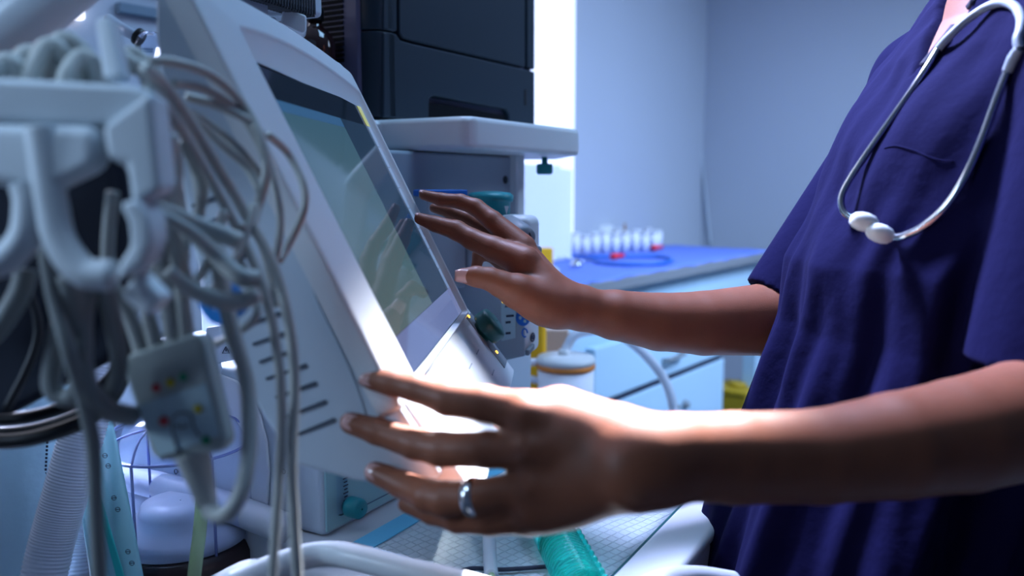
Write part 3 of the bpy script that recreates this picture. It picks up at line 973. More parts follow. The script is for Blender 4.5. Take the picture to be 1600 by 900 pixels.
def KP(u, t, o):
    x = .056 + kd[0] * t + kn_[0] * o; z = -.1215 + kd[1] * t + kn_[1] * o
    return H(u, x, z)


KD = X * kd[0] + ZZ * kd[1]; KN = X * kn_[0] + ZZ * kn_[1]
dk = MB()
for u in (-.15, -.06, .03, .10):
    dk.box(KP(u, .038, .0002), (.012, .0006, .0005), U, KD, KN)
    dk.box(KP(u, .066, .0002), (.012, .0006, .0005), U, KD, KN)
dk.build('key_marks', MT['grey_plastic'], mon)
MB().box(KP(.186, .042, .0), (.020, .037, .0012), U, KD, KN).build('dial_plate', MT['grey_mid'], mon, bevel=.001)
kc = KP(.180, .030, 0)
dial = MB()
dial.lathe(kc, KN, [(.013, 0), (.013, .005), (.019, .0055), (.0205, .008), (.0205, .019), (.0185, .0225), (.012, .0245), (.001, .0248)], 40, cap1=False)
dial.build('dial', MT['teal_dark'], mon)
for (u, t) in ((.176, .006), (.182, .060)):
    MB().lathe(KP(u, t, .0012), KN, [(.0022, 0), (.0018, .0012)], 12).build('indicator_lamp', MT['led'], mon)

# side vents
vt_ = MB()
for (x0_, y0_, x1_, y1_) in ((300, 322, 341, 308), (310, 353, 357, 336), (325, 383, 372, 366), (340, 414, 388, 397), (355, 444, 404, 427), (372, 478, 424, 460),
                              (385, 508, 437, 490), (395, 538, 448, 520), (405, 566, 462, 546), (416, 592, 479, 571), (430, 621, 494, 599), (440, 654, 509, 628), (452, 684, 523, 656)):
    p0 = Ppl(x0_, y0_, H(-.2142, 0, 0), U); p1 = Ppl(x1_, y1_, H(-.2142, 0, 0), U)
    e = unit(p1 - p0); w = np.cross(e, U)
    q0 = [p0 - w * .0010, p1 - w * .0018, p1 + e * .001, p1 + w * .0018, p0 + w * .0010]
    vt_.prism([c_ - U * .0004 for c_ in q0], U * .002)
vt_.build('vent_slots', MT['slot'], mon)
MB().tube([Ppl(x, y, H(-.2143, 0, 0), U) for x, y in ((455, 380), (480, 430), (500, 480), (530, 540), (556, 600), (575, 660))], .0004, 6, 3).build('shell_seam', MT['grey_plastic'], mon)
# warning symbols on a plate beside the column (behind the cables)
wp = thing('warning_plate', 'pale plate printed with a small warning triangle behind the cables', 'sign', P(348, 560, .92))
wq = [P(x, y, .915) for x, y in ((322, 512), (372, 505), (380, 560), (318, 572))]
MB().prism(wq, np.array([0, .004, 0])).build('plate', MT['white_dull'], wp, bevel=.001)
tri = [P(x, y, .914) for x, y in ((353, 541.5), (347.5, 552), (358.5, 552))]
MB().tube(tri + [tri[0]], .00055, 6, dense=False).build('triangle_mark', MT['ink'], wp)
MB().tube([P(353, 545, .914), P(353, 549, .914)], .0005, 6).build('exclamation_mark', MT['ink'], wp)
bxm = [P(x, y, .914) for x, y in ((363, 541), (371, 541), (371, 551), (363, 551))]
MB().tube(bxm + [bxm[0]], .0005, 6, dense=False).build('box_mark', MT['ink'], wp)
MB().tube([P(370, 543.5, .914), P(365.5, 543.5, .914), P(365.5, 549, .914), P(370, 549, .914)], .0005, 6, dense=False).build('letter_mark', MT['ink'], wp)
MB().tube([P(340, 566, .917), P(342, 600, .93), M(.62, -.75, .96)], .004, 8).build('stalk', MT['white_dull'], wp)

# ------------------------------------------------------------------ pad and things on the worktop
pad = thing('absorbent_pad', 'white quilted absorbent pad with blue border on the worktop', 'pad', M(.85, -.42, ZW))
PA0, PA1, PN0, PN1 = .60, 1.08, -.548, -.292
rows = [[M(PA0 + (PA1 - PA0) * i / 40, PN0 + (PN1 - PN0) * j / 20, ZW + .0018 + .0006 * math.sin(i * .9) * math.sin(j * .8)) for j in range(21)] for i in range(41)]
MB().grid(rows).build('quilted_sheet', MT['pad'], pad, solid=.0016)
bd_ = MB()
bd_.box(M((PA0 + PA1) / 2, PN0 + .012, ZW + .0030), ((PA1 - PA0) / 2, .013, .0006), A, NN)
bd_.box(M(PA0 + .012, (PN0 + PN1) / 2, ZW + .0030), (.013, (PN1 - PN0) / 2, .0006), A, NN)
bd_.build('blue_border', MT['padblue'], pad)

gt = [P(x, y, d) for x, y, d in ((766, 800, .86), (764, 830, .84), (765, 860, .82), (766, 900, .79), (768, 940, .765))]
gt = [np.array([p[0], p[1], max(p[2], ZW + .012)]) for p in gt]
g_o = thing('drip_tube', 'clear tube filled with pale green fluid below the ring finger', 'tube', gt[2])
MB().tube(gt, .0066, 14).build('outer_tube', MT['tube_clear'], g_o)
MB().tube([p + np.array([.0004, -.0045, .001]) for p in gt], .0034, 10).build('green_core', MT['tube_green'], g_o)
tt = [Pz(x, y, ZW + .024) for x, y in ((842, 790), (858, 820), (874, 850), (893, 885), (912, 925))]
t_o = thing('breathing_mask_tube', 'translucent green breathing tube lying on the quilted pad', 'tube', tt[2])
MB().tube(tt[:3], [.019, .021, .021], 20).build('smooth_cuff', MT['tube_teal'], t_o)
cr = MB()
cp_ = []
rr_ = []
for i in range(60):
    t = i / 59; p_ = tt[2] * (1 - t) + tt[4] * t
    cp_.append(p_); rr_.append(.0195 + .0013 * (1 if (i // 2) % 2 else -1))
cr.tube(cp_, rr_, 20, dense=False)
cr.build('ribbed_section', MT['tube_teal'], t_o)
nb = MB()
for i in range(9):
    t = i / 8; p_ = tt[2] * (1 - t) + tt[4] * t + np.array([.018, .004, .010])
    nb.lathe(p_, unit((.8, 0, .6)), [(.003, 0), (.003, .003), (.001, .004)], 10)
nb.build('grip_dots', MT['tube_teal'], t_o)
wr = [Pz(x, y, ZW + .006) for x, y in ((718, 893), (740, 888), (780, 890), (820, 888), (870, 885), (905, 892))]
tag(MB().tube(wr, .0022, 8).build('black_wire', MT['ink']), 'thin black wire lying across the quilted pad', 'wire')
th_ = [Pz(x, y, ZW + .0095) for x, y in ((985, 815), (1040, 800), (1075, 785))]

# ------------------------------------------------------------------ bellows canister, pouches, hoses at lower left
bcx = P(281, 760, .90); TZ = .7352
BC = np.array([bcx[0], bcx[1], TZ])
can = thing('bellows_canister', 'clear ribbed ventilator bellows canister with white disc and dark base', 'canister', BC)
RC = .0745
zr = P(281, 690, .90)[2] - TZ
zb_ = P(281, 858, .90)[2] - TZ + .012
zb_ = max(zb_, .03)
MB().lathe(BC, ZZ, [(RC * .99, .0), (RC * 1.03, .006), (RC * 1.03, zb_ - .012), (RC * .97, zb_ - .004), (RC * .9, zb_)], 56).build('dark_base', MT['bag'], can)
MB().lathe(BC + ZZ * zb_, ZZ, [(RC * .94, 0), (RC * .95, .006), (RC * .90, .014), (RC * .60, .017), (RC * .58, .03), (RC * .54, .038), (RC * .2, .040), (.001, .040)], 56, cap1=False).build('white_disc', MT['white'], can)
gl = MB()
gl.lathe(BC + ZZ * zb_, ZZ, [(RC * 1.0, 0), (RC, zr - zb_ - .004), (RC * .985, zr - zb_), (RC * .80, zr - zb_ + .022), (RC * .45, zr - zb_ + .034), (.002, zr - zb_ + .038),
                             (.002, zr - zb_ + .0365), (RC * .43, zr - zb_ + .0325), (RC * .78, zr - zb_ + .0205), (RC * .965, zr - zb_ - .001), (RC * .98, zr - zb_ - .005), (RC * .98, 0)], 56, cap0=False, cap1=False)
gl.build('clear_dome', MT['clear'], can)
rim = MB(); rim.tube([BC + ZZ * zr + np.array([math.cos(t), math.sin(t), 0]) * RC * 1.005 for t in np.linspace(0, 2 * math.pi, 60)], .0016, 8, dense=False)
for k_ in range(6):
    t = k_ * math.pi / 3 + .3
    e = np.array([math.cos(t), math.sin(t), 0])
    rim.tube([BC + e * RC * 1.005 + ZZ * zr, BC + e * RC * .8 + ZZ * (zr + .0225), BC + e * RC * .3 + ZZ * (zr + .037)], .0012, 6, 4)
    rim.tube([BC + e * RC * 1.01 + ZZ * zb_, BC + e * RC * 1.01 + ZZ * zr], .0015, 6)
rim.build('dome_ribs', mat('blue_rib', (.22, .27, .55), .2), can)
for s__, y in (('500', 730), ('1000', 757), ('1500', 781)):
    c_ = BC + np.array([0, 0, P(262, y, .93)[2] - TZ])
    c_ = np.array([P(262, y, .93)[0], BC[1] + RC * .95, c_[2]])
    text('scale_number', s__, c_, (-1, 0, 0), ZZ, .010, MT['ink'], can)
MB().tube([P(312, 700, .79), P(316, 770, .785), P(312, 830, .78), P(303, 905, .765), P(292, 1030, .76)], .0062, 14).build('drain_tube', MT['tube_green'], None)
dtu = bpy.data.objects['drain_tube']; tag(dtu, 'pale yellow green tube hanging in front of the clear canister', 'tube')


def sheet(q, n1, n2, bulge, dirv):
    """Quad of corner points filled with a gently bulging sheet (q: tl, tr, br, bl)."""
    rows_ = []
    for i in range(n1 + 1):
        t = i / n1; r_ = []
        for j in range(n2 + 1):
            s_ = j / n2
            p_ = (q[0] * (1 - s_) + q[1] * s_) * (1 - t) + (q[3] * (1 - s_) + q[2] * s_) * t
            b_ = bulge * (math.sin(math.pi * s_) ** .7 * math.sin(math.pi * min(1, t * 1.0 + .001)) ** .6 + .25 * math.sin(7 * s_ + 5 * t) * math.sin(math.pi * s_))
            r_.append(p_ + np.asarray(dirv) * b_)
        rows_.append(r_)
    return rows_


pu = thing('sterile_pouch', 'large pale blue sterile paper pouch behind the black hose loops', 'pouch', P(60, 940, .80))
q1 = [P(-60, 560, .84), P(110, 560, .86), P(86, 1015, .80), P(-60, 1015, .79)]
MB().grid(sheet(q1, 30, 18, .008, (0, -1, 0))).build('paper_side', MT['pouch'], pu, solid=.002)
MB().prism([P(94, 590, .853), P(100, 612, .853), P(94, 650, .851), P(89, 612, .852)], np.array([0, -.002, 0])).build('teal_mark', MT['pouch_teal'], pu)
im = MB()
for y0_, n_ in ((690, 9), (740, 11)):
    for i in range(n_):
        x_ = 72 - (y0_ - 690) * .05 - i * .35; y_ = y0_ + i * 6
        im.prism([P(x_, y_, .826), P(x_ + 3, y_ + .3, .826), P(x_ + 3, y_ + 3.6, .826), P(x_, y_ + 3.4, .826)], np.array([0, .001, 0]))
for dx, dy, w, h in ((0, 0, 8, 1.2), (0, 10, 8, 1.2), (0, 0, 1.2, 11), (7, 0, 1.2, 11), (3, 3, 2, 5)):
    im.prism([P(78 + dx, 606 + dy, .842), P(78 + dx + w, 606 + dy, .842), P(78 + dx + w, 606 + dy + h, .842), P(78 + dx, 606 + dy + h, .842)], np.array([0, .001, 0]))
im.build('small_print', MT['ink'], pu)
pk = thing('peel_pouch', 'narrow teal striped sterile peel pouch leaning beside the clear canister', 'pouch', P(190, 940, .80))
q2 = [P(128, 590, .835), P(172, 640, .83), P(246, 1012, .79), P(186, 1015, .79)]
MB().grid(sheet(q2, 30, 12, .006, (0, -1, 0))).build('film_side', MT['pouch_film'], pk, solid=.002)
tq_ = [P(128, 690, .812), P(136, 700, .812), P(196, 905, .785), P(184, 905, .785)]
MB().prism(tq_, np.array([0, -.0015, 0])).build('teal_stripe', MT['pouch_teal'], pk)
for (x, y) in ((164, 712), (169, 728), (178, 778), (184, 796), (200, 862), (206, 880)):
    pm = MB()
    c_ = P(x, y, .797 - (y - 712) * .00008)
    pm.tube([c_ + np.array([math.cos(t), 0, math.sin(t)]) * .0022 for t in np.linspace(0, 2 * math.pi, 14)], .00035, 6, dense=False)
    pm.box(c_, (.0022, .0003, .0003))
    pm.build('print_mark', MT['ink'], pk)
MB().grid(sheet([P(118, 720, .82), P(140, 740, .82), P(200, 1012, .79), P(160, 1012, .79)], 20, 8, .004, (0, -1, 0))).build('spare_pouch', MT['pouch_film'], pk, solid=.002)


def hose(name, lab, pts, r, m, pitch=.0028, amp=.0007):
    Q = [np.asarray(p) for p in pts]
    tot = sum(np.linalg.norm(Q[i + 1] - Q[i]) for i in range(len(Q) - 1))
    n_ = int(tot / pitch * 4)
    dense = []
    k_ = max(2, n_ // (len(Q) - 1))
    mb = MB()
    fine = []
    for i in range(len(Q) - 1):
        p0 = Q[max(i - 1, 0)]; p1 = Q[i]; p2 = Q[i + 1]; p3 = Q[min(i + 2, len(Q) - 1)]
        for j in range(k_):
            t = j / k_
            fine.append(.5 * (2 * p1 + (p2 - p0) * t + (2 * p0 - 5 * p1 + 4 * p2 - p3) * t * t + (-p0 + 3 * p1 - 3 * p2 + p3) * t ** 3))
    rr = [r + amp * math.sin(i * math.pi / 2) for i in range(len(fine))]
    mb.tube(fine, rr, 22, dense=False)
    return tag(mb.build(name, m), lab, 'hose')


hose('breathing_hose', 'white corrugated breathing hose in front of the pale blue pouch', [P(165, 520, .80), P(150, 600, .79), P(125, 690, .78), P(100, 780, .775), P(78, 860, .77), P(50, 985, .76), P(40, 1030, .77)], .0195, MT['corr'])
hose('breathing_hose', 'white corrugated breathing hose between the pouch and the dark gap', [P(150, 690, .87), P(132, 780, .865), P(116, 850, .86), P(98, 975, .85)], .0185, MT['corr'])
hose('breathing_hose', 'white corrugated breathing hose partly hidden behind the teal pouch', [P(166, 740, .925), P(158, 820, .925), P(146, 900, .915), P(138, 950, .91)], .0175, MT['corr'])

# ------------------------------------------------------------------ foreground: cable holder and leads
HD = .40
hold = thing('cable_holder', 'blurred white plastic cable holder with hooks in the foreground', 'cable holder', P(100, 150, HD))
MB().prism([P(-160, 112, HD - .01), P(-160, 188, HD - .01), P(200, 200, HD), P(236, 186, HD), P(238, 142, HD), P(205, 132, HD)], np.array([-.012, .05, 0])).build('bar', MT['holder'], hold, bevel=.004)
MB().prism([P(158, 196, HD - .012), P(236, 140, HD - .012), P(252, 300, HD - .012), P(205, 322, HD - .012), P(196, 258, HD - .012), P(166, 250, HD - .012)], np.array([-.008, .04, 0])).build('end_block', MT['holder'], hold, bevel=.004)
MB().prism([P(147, 28, HD + .02), P(172, 24, HD + .02), P(192, 122, HD + .01), P(160, 126, HD + .01)], np.array([-.004, .02, 0])).build('upright_tab', MT['holder'], hold, bevel=.003)


def hookmb(pts, w, d):
    mb = MB(); mb.tube([P(x, y, d) for x, y in pts], [w * d / F_PX] * len(pts), 16, 8)
    return mb


hookmb(((64, 200), (72, 260), (80, 320), (94, 378), (130, 424), (176, 430)), 25, HD - .01).build('hook', MT['holder'], hold, )
MB().prism([P(x, y, HD - .02) for x, y in ((184, 318), (212, 310), (232, 340), (237, 378), (224, 414), (200, 432), (178, 442), (186, 410), (203, 385), (199, 348))], np.array([-.004, .03, 0])).build('hook', MT['holder'], hold, bevel=.003)
hookmb(((-90, 180), (-80, 270), (-70, 340), (-40, 400), (0, 410), (38, 372), (46, 318), (40, 290)), 24, HD - .01).build('hook', MT['holder'], hold)
MB().prism([P(-160, 190, HD - .015), P(-160, 272, HD - .015), P(70, 300, HD - .015), P(148, 262, HD - .015), P(150, 196, HD - .012)], np.array([-.006, .03, 0])).build('cable_cradle', MT['holder'], hold, bevel=.006)
MB().tube([P(-160, 150, HD + .01), P(-330, 170, HD + .02), P(-420, 400, HD + .1), P(-420, 900, HD + .28)], .012, 14).build('mount_arm', MT['holder'], hold)

ecg = thing('monitoring_cable_set', 'grey patient monitoring cables hanging in loops from the white holder', 'cables', P(250, 560, .46))
ED = .46
hq = [P(x, y, ED) for x, y in ((188, 570), (202, 553), (305, 520), (318, 530), (356, 690), (346, 706), (248, 722), (236, 712))]
hn = np.cross(hq[2] - hq[1], hq[4] - hq[3]); hn = unit(hn); hn = hn if hn[1] > 0 else -hn
conn = MB().prism(hq, hn * .016).build('connector_housing', MT['connector'], ecg, bevel=.0035, seg=3)
lq = [P(x, y, ED - .0002) for x, y in ((214, 634), (322, 598), (344, 680), (248, 714))]
MB().prism(lq, -hn * .0006).build('connector_label', MT['connector_label'], conn)
for nm, x, y, m_, r_ in (('red_mark', 244, 606, 'red_mark', 7), ('yellow_mark', 266, 598, 'yel_mark', 7), ('green_mark', 286, 589, 'green', 7),
                         ('red_mark', 256, 658, 'red_mark', 8), ('yellow_mark', 309, 639, 'yel_mark', 7), ('green_mark', 322, 688, 'green', 7), ('black_mark', 279, 706, 'ink', 5)):
    mk = MB(); mk.lathe(P(x, y, ED - .0012), -hn, [(r_ * ED / F_PX, 0), (r_ * ED / F_PX * .9, .0008)], 18)
    mk.build(nm, MT[m_], conn)
ml = MB()
for pts in (((268, 656), (275, 648), (285, 645), (296, 648), (301, 655)), ((300, 655), (303, 668), (312, 682)), ((268, 660), (271, 680), (276, 700)), ((274, 664), (284, 668), (294, 664))):
    ml.tube([P(x, y, ED - .0012) for x, y in pts], .0007, 6, 4)
ml.build('lead_diagram', MT['grey_mid'], conn)


def lead(pts, r, m='cable', name='lead'):
    mb = MB()
    rr = [v * 1.15 for v in r] if hasattr(r, '__len__') else r * 1.15
    mb.tube([P(x, y, d) for x, y, d in pts], rr, 12, 9)
    return mb.build(name, MT[m], ecg)


# stubs into the connector
for (x0_, x1_, ym, xt, yt) in ((222, 205, 500, 170, 420), (246, 232, 495, 215, 400), (272, 262, 480, 246, 360), (294, 285, 470, 262, 330)):
    lead([(x0_, 548, ED + .008), (x1_, ym, ED + .004), (xt, yt, ED - .004), (xt + 6, yt - 120, ED - .02)], [.0042, .0036, .003, .003])
lead([(300, 708, ED + .008), (312, 745, ED + .008), (324, 788, ED + .004)], [.0090, .0068, .0048], 'cable', 'strain_relief')
lead([(324, 786, ED + .004), (334, 803, ED), (358, 800, ED - .004), (380, 760, ED), (390, 690, ED + .01), (386, 600, ED + .02), (364, 520, ED + .02), (346, 440, ED + .02), (338, 385, ED + .02)], .0040)
# long loops in front of the monitor's side
lead([(228, 140, .44), (262, 170, .46), (318, 262, .485), (372, 360, .50), (408, 440, .50), (430, 530, .50), (440, 630, .50), (436, 740, .50), (424, 920, .50)], .0026)
lead([(226, 105, .44), (262, 140, .46), (315, 220, .485), (375, 320, .505), (425, 410, .51), (450, 500, .51), (460, 600, .51), (456, 740, .50), (466, 920, .50)], .0030)
lead([(236, 112, .46), (300, 190, .49), (356, 290, .51), (404, 370, .52), (420, 420, .52), (432, 480, .52)], .0026)
lead([(232, 95, .47), (275, 98, .48), (330, 118, .50), (380, 165, .52), (408, 220, .52), (416, 270, .52), (404, 318, .52), (396, 350, .51)], .0026)
lead([(270, 130, .48), (320, 140, .50), (375, 178, .52), (412, 240, .53), (432, 300, .53), (438, 350, .53), (430, 410, .53)], .0022)
lead([(418, 210, .53), (450, 240, .55), (474, 290, .55), (474, 330, .55), (452, 380, .55), (436, 408, .54)], .0024)
lead([(290, 150, .50), (340, 165, .51), (390, 190, .52), (412, 215, .53)], .0024)
lead([(262, 160, .49), (320, 190, .51), (370, 230, .52), (408, 275, .53)], .0024)
lead([(300, 180, .50), (345, 225, .51), (385, 262, .52), (406, 300, .52)], .0022)
# thick grabber ends
lead([(236, 318, .44), (280, 338, .455), (326, 358, .465), (376, 378, .47)], [.0030, .0038, .0042, .0046], 'cable', 'lead_clip')
lead([(240, 330, .44), (296, 362, .45), (340, 402, .46), (374, 432, .46), (402, 436, .465)], [.0030, .0034, .0042, .0046, .0046], 'cable', 'lead_clip')
lead([(262, 424, .44), (300, 452, .45), (346, 470, .455), (378, 470, .46), (403, 458, .46)], [.0034, .0042, .0046, .0044, .0040], 'cable', 'lead_clip')
lead([(250, 300, .45), (280, 390, .46), (300, 440, .47), (330, 400, .48), (350, 330, .49)], .0025)
lead([(238, 250, .45), (258, 330, .46), (272, 420, .47), (258, 500, .47)], .0028)
lead([(262, 210, .47), (280, 300, .48), (290, 390, .48), (282, 480, .48)], .0024)
lead([(286, 220, .48), (306, 270, .49), (312, 330, .49), (290, 380, .49)], .0028)
lead([(300, 240, .49), (318, 300, .50), (300, 350, .49), (262, 372, .48)], .0026)
lead([(252, 180, .46), (276, 250, .47), (270, 320, .47), (250, 400, .47), (240, 470, .46)], .0030)
lead([(380, 350, .50), (372, 400, .50), (392, 440, .50), (402, 490, .49), (370, 520, .49), (330, 540, .49)], .0022)
lead([(320, 470, .49), (352, 430, .49), (380, 380, .50), (396, 320, .51)], .0022)
# loops hung over the bar
for (x0_, xm, x1_, yt, d, r_) in ((20, 45, 70, 62, .44, .0045), (50, 80, 112, 50, .44, .0045), (72, 102, 140, 42, .45, .0048), (86, 116, 150, 50, .46, .0042), (104, 130, 150, 66, .44, .004),
                                  (165, 190, 232, 70, .46, .0045), (172, 205, 244, 62, .47, .004), (-20, 10, 44, 74, .43, .0045)):
    yt += 22
    lead([(x0_ - 4, 150, d), (x0_, 118, d), (xm - 12, yt + 8, d + .005), (xm, yt, d + .008), (xm + 14, yt + 8, d + .01), (x1_, 120, d + .015), (x1_ + 8, 190, d + .02)], r_)
# dark blurred strands at the far left
lead([(70, 380, .42), (84, 460, .42), (108, 550, .42), (130, 620, .43), (146, 700, .44), (150, 800, .45), (156, 930, .46)], .0034, 'cable_dark')
lead([(108, 430, .42), (122, 520, .43), (134, 600, .43), (168, 640, .44), (205, 650, .46)], .0052, 'cable_dark')
lead([(40, 420, .43), (30, 460, .43), (-10, 520, .43), (-60, 560, .43)], .0048, 'cable_dark')
lead([(140, 440, .43), (130, 500, .43), (128, 580, .43), (110, 620, .44), (80, 600, .44), (96, 500, .44)], .0044, 'cable_dark')
lead([(158, 430, .43), (176, 500, .44), (186, 560, .45), (176, 610, .45), (150, 630, .45)], .0042, 'cable_dark')
# white clip and blue clip
cw = [P(x, y, .40) for x, y in ((183, 462), (212, 424), (254, 466), (226, 498))]
tag(MB().prism(cw, np.array([.002, .012, 0])).build('white_clip', mat('bright_white_plastic', (.80, .86, .88), .45), bevel=.003), 'small bright white clip hanging below the cable holder', 'clip')
cb = [P(x, y, .50) for x, y in ((304, 474), (318, 470), (332, 480), (350, 436), (372, 462), (380, 488), (352, 512), (326, 505))]
tag(MB().prism(cb, np.array([.0, .014, 0])).build('blue_clip', mat('bright_blue_plastic', (.02, .24, .68), .45), bevel=.003), 'bright blue clip among the grey cables', 'clip')

# dark cuff and black hose loops
cu_ = thing('pressure_cuff', 'dark navy fabric cuff hanging behind the cable holder', 'cuff', P(60, 520, .56))
q3 = [P(-160, 215, .57), P(190, 225, .60), P(250, 420, .60), P(196, 480, .59), P(176, 560, .57), P(0, 655, .55), P(-120, 660, .55)]
MB().prism(q3, np.array([.0, .035, 0])).build('cuff_body', MT['navy_cloth'], cu_, bevel=.012)
MB().tube([P(-60, 380, .53), P(20, 420, .535), P(60, 520, .535), P(10, 640, .535)], .003, 8).build('cuff_seam', MT['black'], cu_)
bh = thing('black_hose_coil', 'shiny black hose coiled in front of the pale blue pouch', 'hose', P(60, 660, .60))
for k_, (dy, d, r_) in enumerate(((0, .60, .0048), (34, .585, .0056), (20, .63, .0042))):
    pts = [(-140, 640 + dy), (-60, 652 + dy), (20, 655 + dy), (90, 640 + dy), (150, 612 + dy), (186, 572 + dy * .8), (196, 520 + dy * .5), (180, 470)]
    MB().tube([P(x, y, d) for x, y in pts], r_, 14, 9).build('coil_turn', MT['black'], bh)

# ventilator hose arm crossing the top corner
va = [P(-140, 168, .50), P(-20, 76, .52), P(60, 12, .54), P(120, -36, .56), P(240, -130, .60)]
va_o = thing('hose_arm', 'thick pale blue white hose arm crossing the top corner', 'arm', va[1])
MB().tube(va, [.019] * 5, 24).build('arm_tube', MT['white'], va_o)
# glass syringe-like connector and drip fitting behind the holder
gs = [P(186, 44, .75), P(205, 52, .75), P(224, 62, .75)]
gy = thing('clear_connector', 'small clear connector with black ring behind the cable loops', 'connector', gs[1])
MB().tube([P(170, 30, .76), P(190, 44, .75), P(216, 58, .75)], .005, 12).build('tube_end', MT['tube_clear'], gy)
MB().tube([P(214, 56, .75), P(222, 61, .75)], .008, 14).build('black_ring', MT['black'], gy)
MB().lathe(P(222, 61, .75), unit(P(240, 76, .75) - P(222, 61, .75)), [(.009, 0), (.013, .006), (.012, .016), (.004, .02)], 20).build('clear_bulb', MT['clear'], gy)


# ------------------------------------------------------------------ implicit surfaces for the person
class SDF:
    def __init__(self, lo, hi, h):
        self.lo = np.asarray(lo, float); self.h = h
        self.n = np.ceil((np.asarray(hi) - self.lo) / h).astype(int) + 1
        self.f = np.full(self.n, 1.0, np.float32)

    def _slab(self, lo, hi):
        i0 = np.clip(np.floor((lo - self.lo) / self.h).astype(int), 0, self.n - 1)
        i1 = np.clip(np.ceil((hi - self.lo) / self.h).astype(int) + 1, 1, self.n)
        sl = tuple(slice(a_, b_) for a_, b_ in zip(i0, i1))
        g = [(self.lo[k] + np.arange(i0[k], i1[k]) * self.h).astype(np.float32) for k in range(3)]
        return sl, g[0][:, None, None], g[1][None, :, None], g[2][None, None, :]

    def smin(self, sl, d, k):
        a_ = self.f[sl]
        if k <= 0:
            self.f[sl] = np.minimum(a_, d); return
        hh_ = np.clip(k - np.abs(a_ - d), 0, None) / k
        self.f[sl] = np.minimum(a_, d) - hh_ * hh_ * k * .25

    def cap(self, a_, b_, ra, rb, k=.004, cut=None):
        a_ = np.asarray(a_, float); b_ = np.asarray(b_, float)
        m_ = max(ra, rb) + max(k, .004) * 2 + .012
        sl, x, y, z = self._slab(np.minimum(a_, b_) - m_, np.maximum(a_, b_) + m_)
        ba = b_ - a_
        hh_ = ((x - a_[0]) * ba[0] + (y - a_[1]) * ba[1] + (z - a_[2]) * ba[2]) / (ba @ ba)
        hh_ = np.clip(hh_, 0, 1)
        d = np.sqrt((x - a_[0] - hh_ * ba[0]) ** 2 + (y - a_[1] - hh_ * ba[1]) ** 2 + (z - a_[2] - hh_ * ba[2]) ** 2) - (ra + (rb - ra) * hh_)
        if cut is not None:
            p0, nn = cut
            d = np.maximum(d, (x - p0[0]) * nn[0] + (y - p0[1]) * nn[1] + (z - p0[2]) * nn[2])
        self.smin(sl, d.astype(np.float32), k)

    def chain(self, pts, k=.004):
        """Tapered limb through the points, blended as one piece into what is there."""
        P_ = np.array([p for p, r in pts]); rm = max(r for p, r in pts) + 2 * k + .012
        sl, x, y, z = self._slab(P_.min(0) - rm, P_.max(0) + rm)
        best = None
        for (a_, ra), (b_, rb) in zip(pts[:-1], pts[1:]):
            a_ = np.asarray(a_, float); ba = np.asarray(b_, float) - a_
            hh_ = np.clip(((x - a_[0]) * ba[0] + (y - a_[1]) * ba[1] + (z - a_[2]) * ba[2]) / (ba @ ba), 0, 1)
            d = np.sqrt((x - a_[0] - hh_ * ba[0]) ** 2 + (y - a_[1] - hh_ * ba[1]) ** 2 + (z - a_[2] - hh_ * ba[2]) ** 2) - (ra + (rb - ra) * hh_)
            if best is None:
                best = d
            else:
                kk = .003
                h2 = np.clip(kk - np.abs(best - d), 0, None) / kk
                best = np.minimum(best, d) - h2 * h2 * kk * .25
        self.smin(sl, best.astype(np.float32), k)

    def mesh(self, name, material, parent=None):
        f = self.f
        s = f < 0
        n = np.array(f.shape) - 1
        def sub(i, j, k): return s[i:n[0] + i, j:n[1] + j, k:n[2] + k]
        cnt = np.zeros(n, np.uint8)
        for i in (0, 1):
            for j in (0, 1):
                for k in (0, 1):
                    cnt += sub(i, j, k)
        act = np.argwhere((cnt > 0) & (cnt < 8))
        del cnt
        idx = np.full(n, -1, np.int32)
        idx[act[:, 0], act[:, 1], act[:, 2]] = np.arange(len(act))
        acc = np.zeros((len(act), 3)); c = np.zeros(len(act))
        cor = [(i, j, k) for i in (0, 1) for j in (0, 1) for k in (0, 1)]
        val = {q: f[act[:, 0] + q[0], act[:, 1] + q[1], act[:, 2] + q[2]].astype(float) for q in cor}
        for q in cor:
            for ax in range(3):
                if q[ax] == 0:
                    q2 = list(q); q2[ax] = 1; q2 = tuple(q2)
                    a_, b_ = val[q], val[q2]
                    m_ = (a_ < 0) != (b_ < 0)
                    t = np.where(m_, a_ / np.where(m_, a_ - b_, 1), 0)
                    p_ = np.tile(np.array(q, float), (len(act), 1)); p_[:, ax] = t
                    acc[m_] += p_[m_]; c[m_] += 1
        vs = self.lo + (act + acc / c[:, None]) * self.h
        faces = []
        for ax in range(3):
            o1, o2 = [k for k in range(3) if k != ax]
            a_ = s; sh1 = [slice(None)] * 3; sh2 = [slice(None)] * 3
            sh1[ax] = slice(0, -1); sh2[ax] = slice(1, None)
            e = np.argwhere(s[tuple(sh1)] != s[tuple(sh2)])
            ok = (e[:, o1] > 0) & (e[:, o2] > 0) & (e[:, o1] < n[o1]) & (e[:, o2] < n[o2])
            e = e[ok]
            q = []
            for d1, d2 in ((-1, -1), (0, -1), (0, 0), (-1, 0)):
                cc = e.copy(); cc[:, o1] += d1; cc[:, o2] += d2
                q.append(idx[cc[:, 0], cc[:, 1], cc[:, 2]])
            q = np.stack(q, 1)
            ins = s[e[:, 0], e[:, 1], e[:, 2]]
            flip = ins if ax != 1 else ~ins
            q[~flip] = q[~flip][:, ::-1]
            faces.append(q)
        faces = np.concatenate(faces)
        faces = faces[(faces >= 0).all(1)]
        me = bpy.data.meshes.new(name)
        me.vertices.add(len(vs)); me.vertices.foreach_set('co', vs.ravel())
        me.loops.add(len(faces) * 4); me.loops.foreach_set('vertex_index', faces.ravel().astype(np.int32))
        me.polygons.add(len(faces))
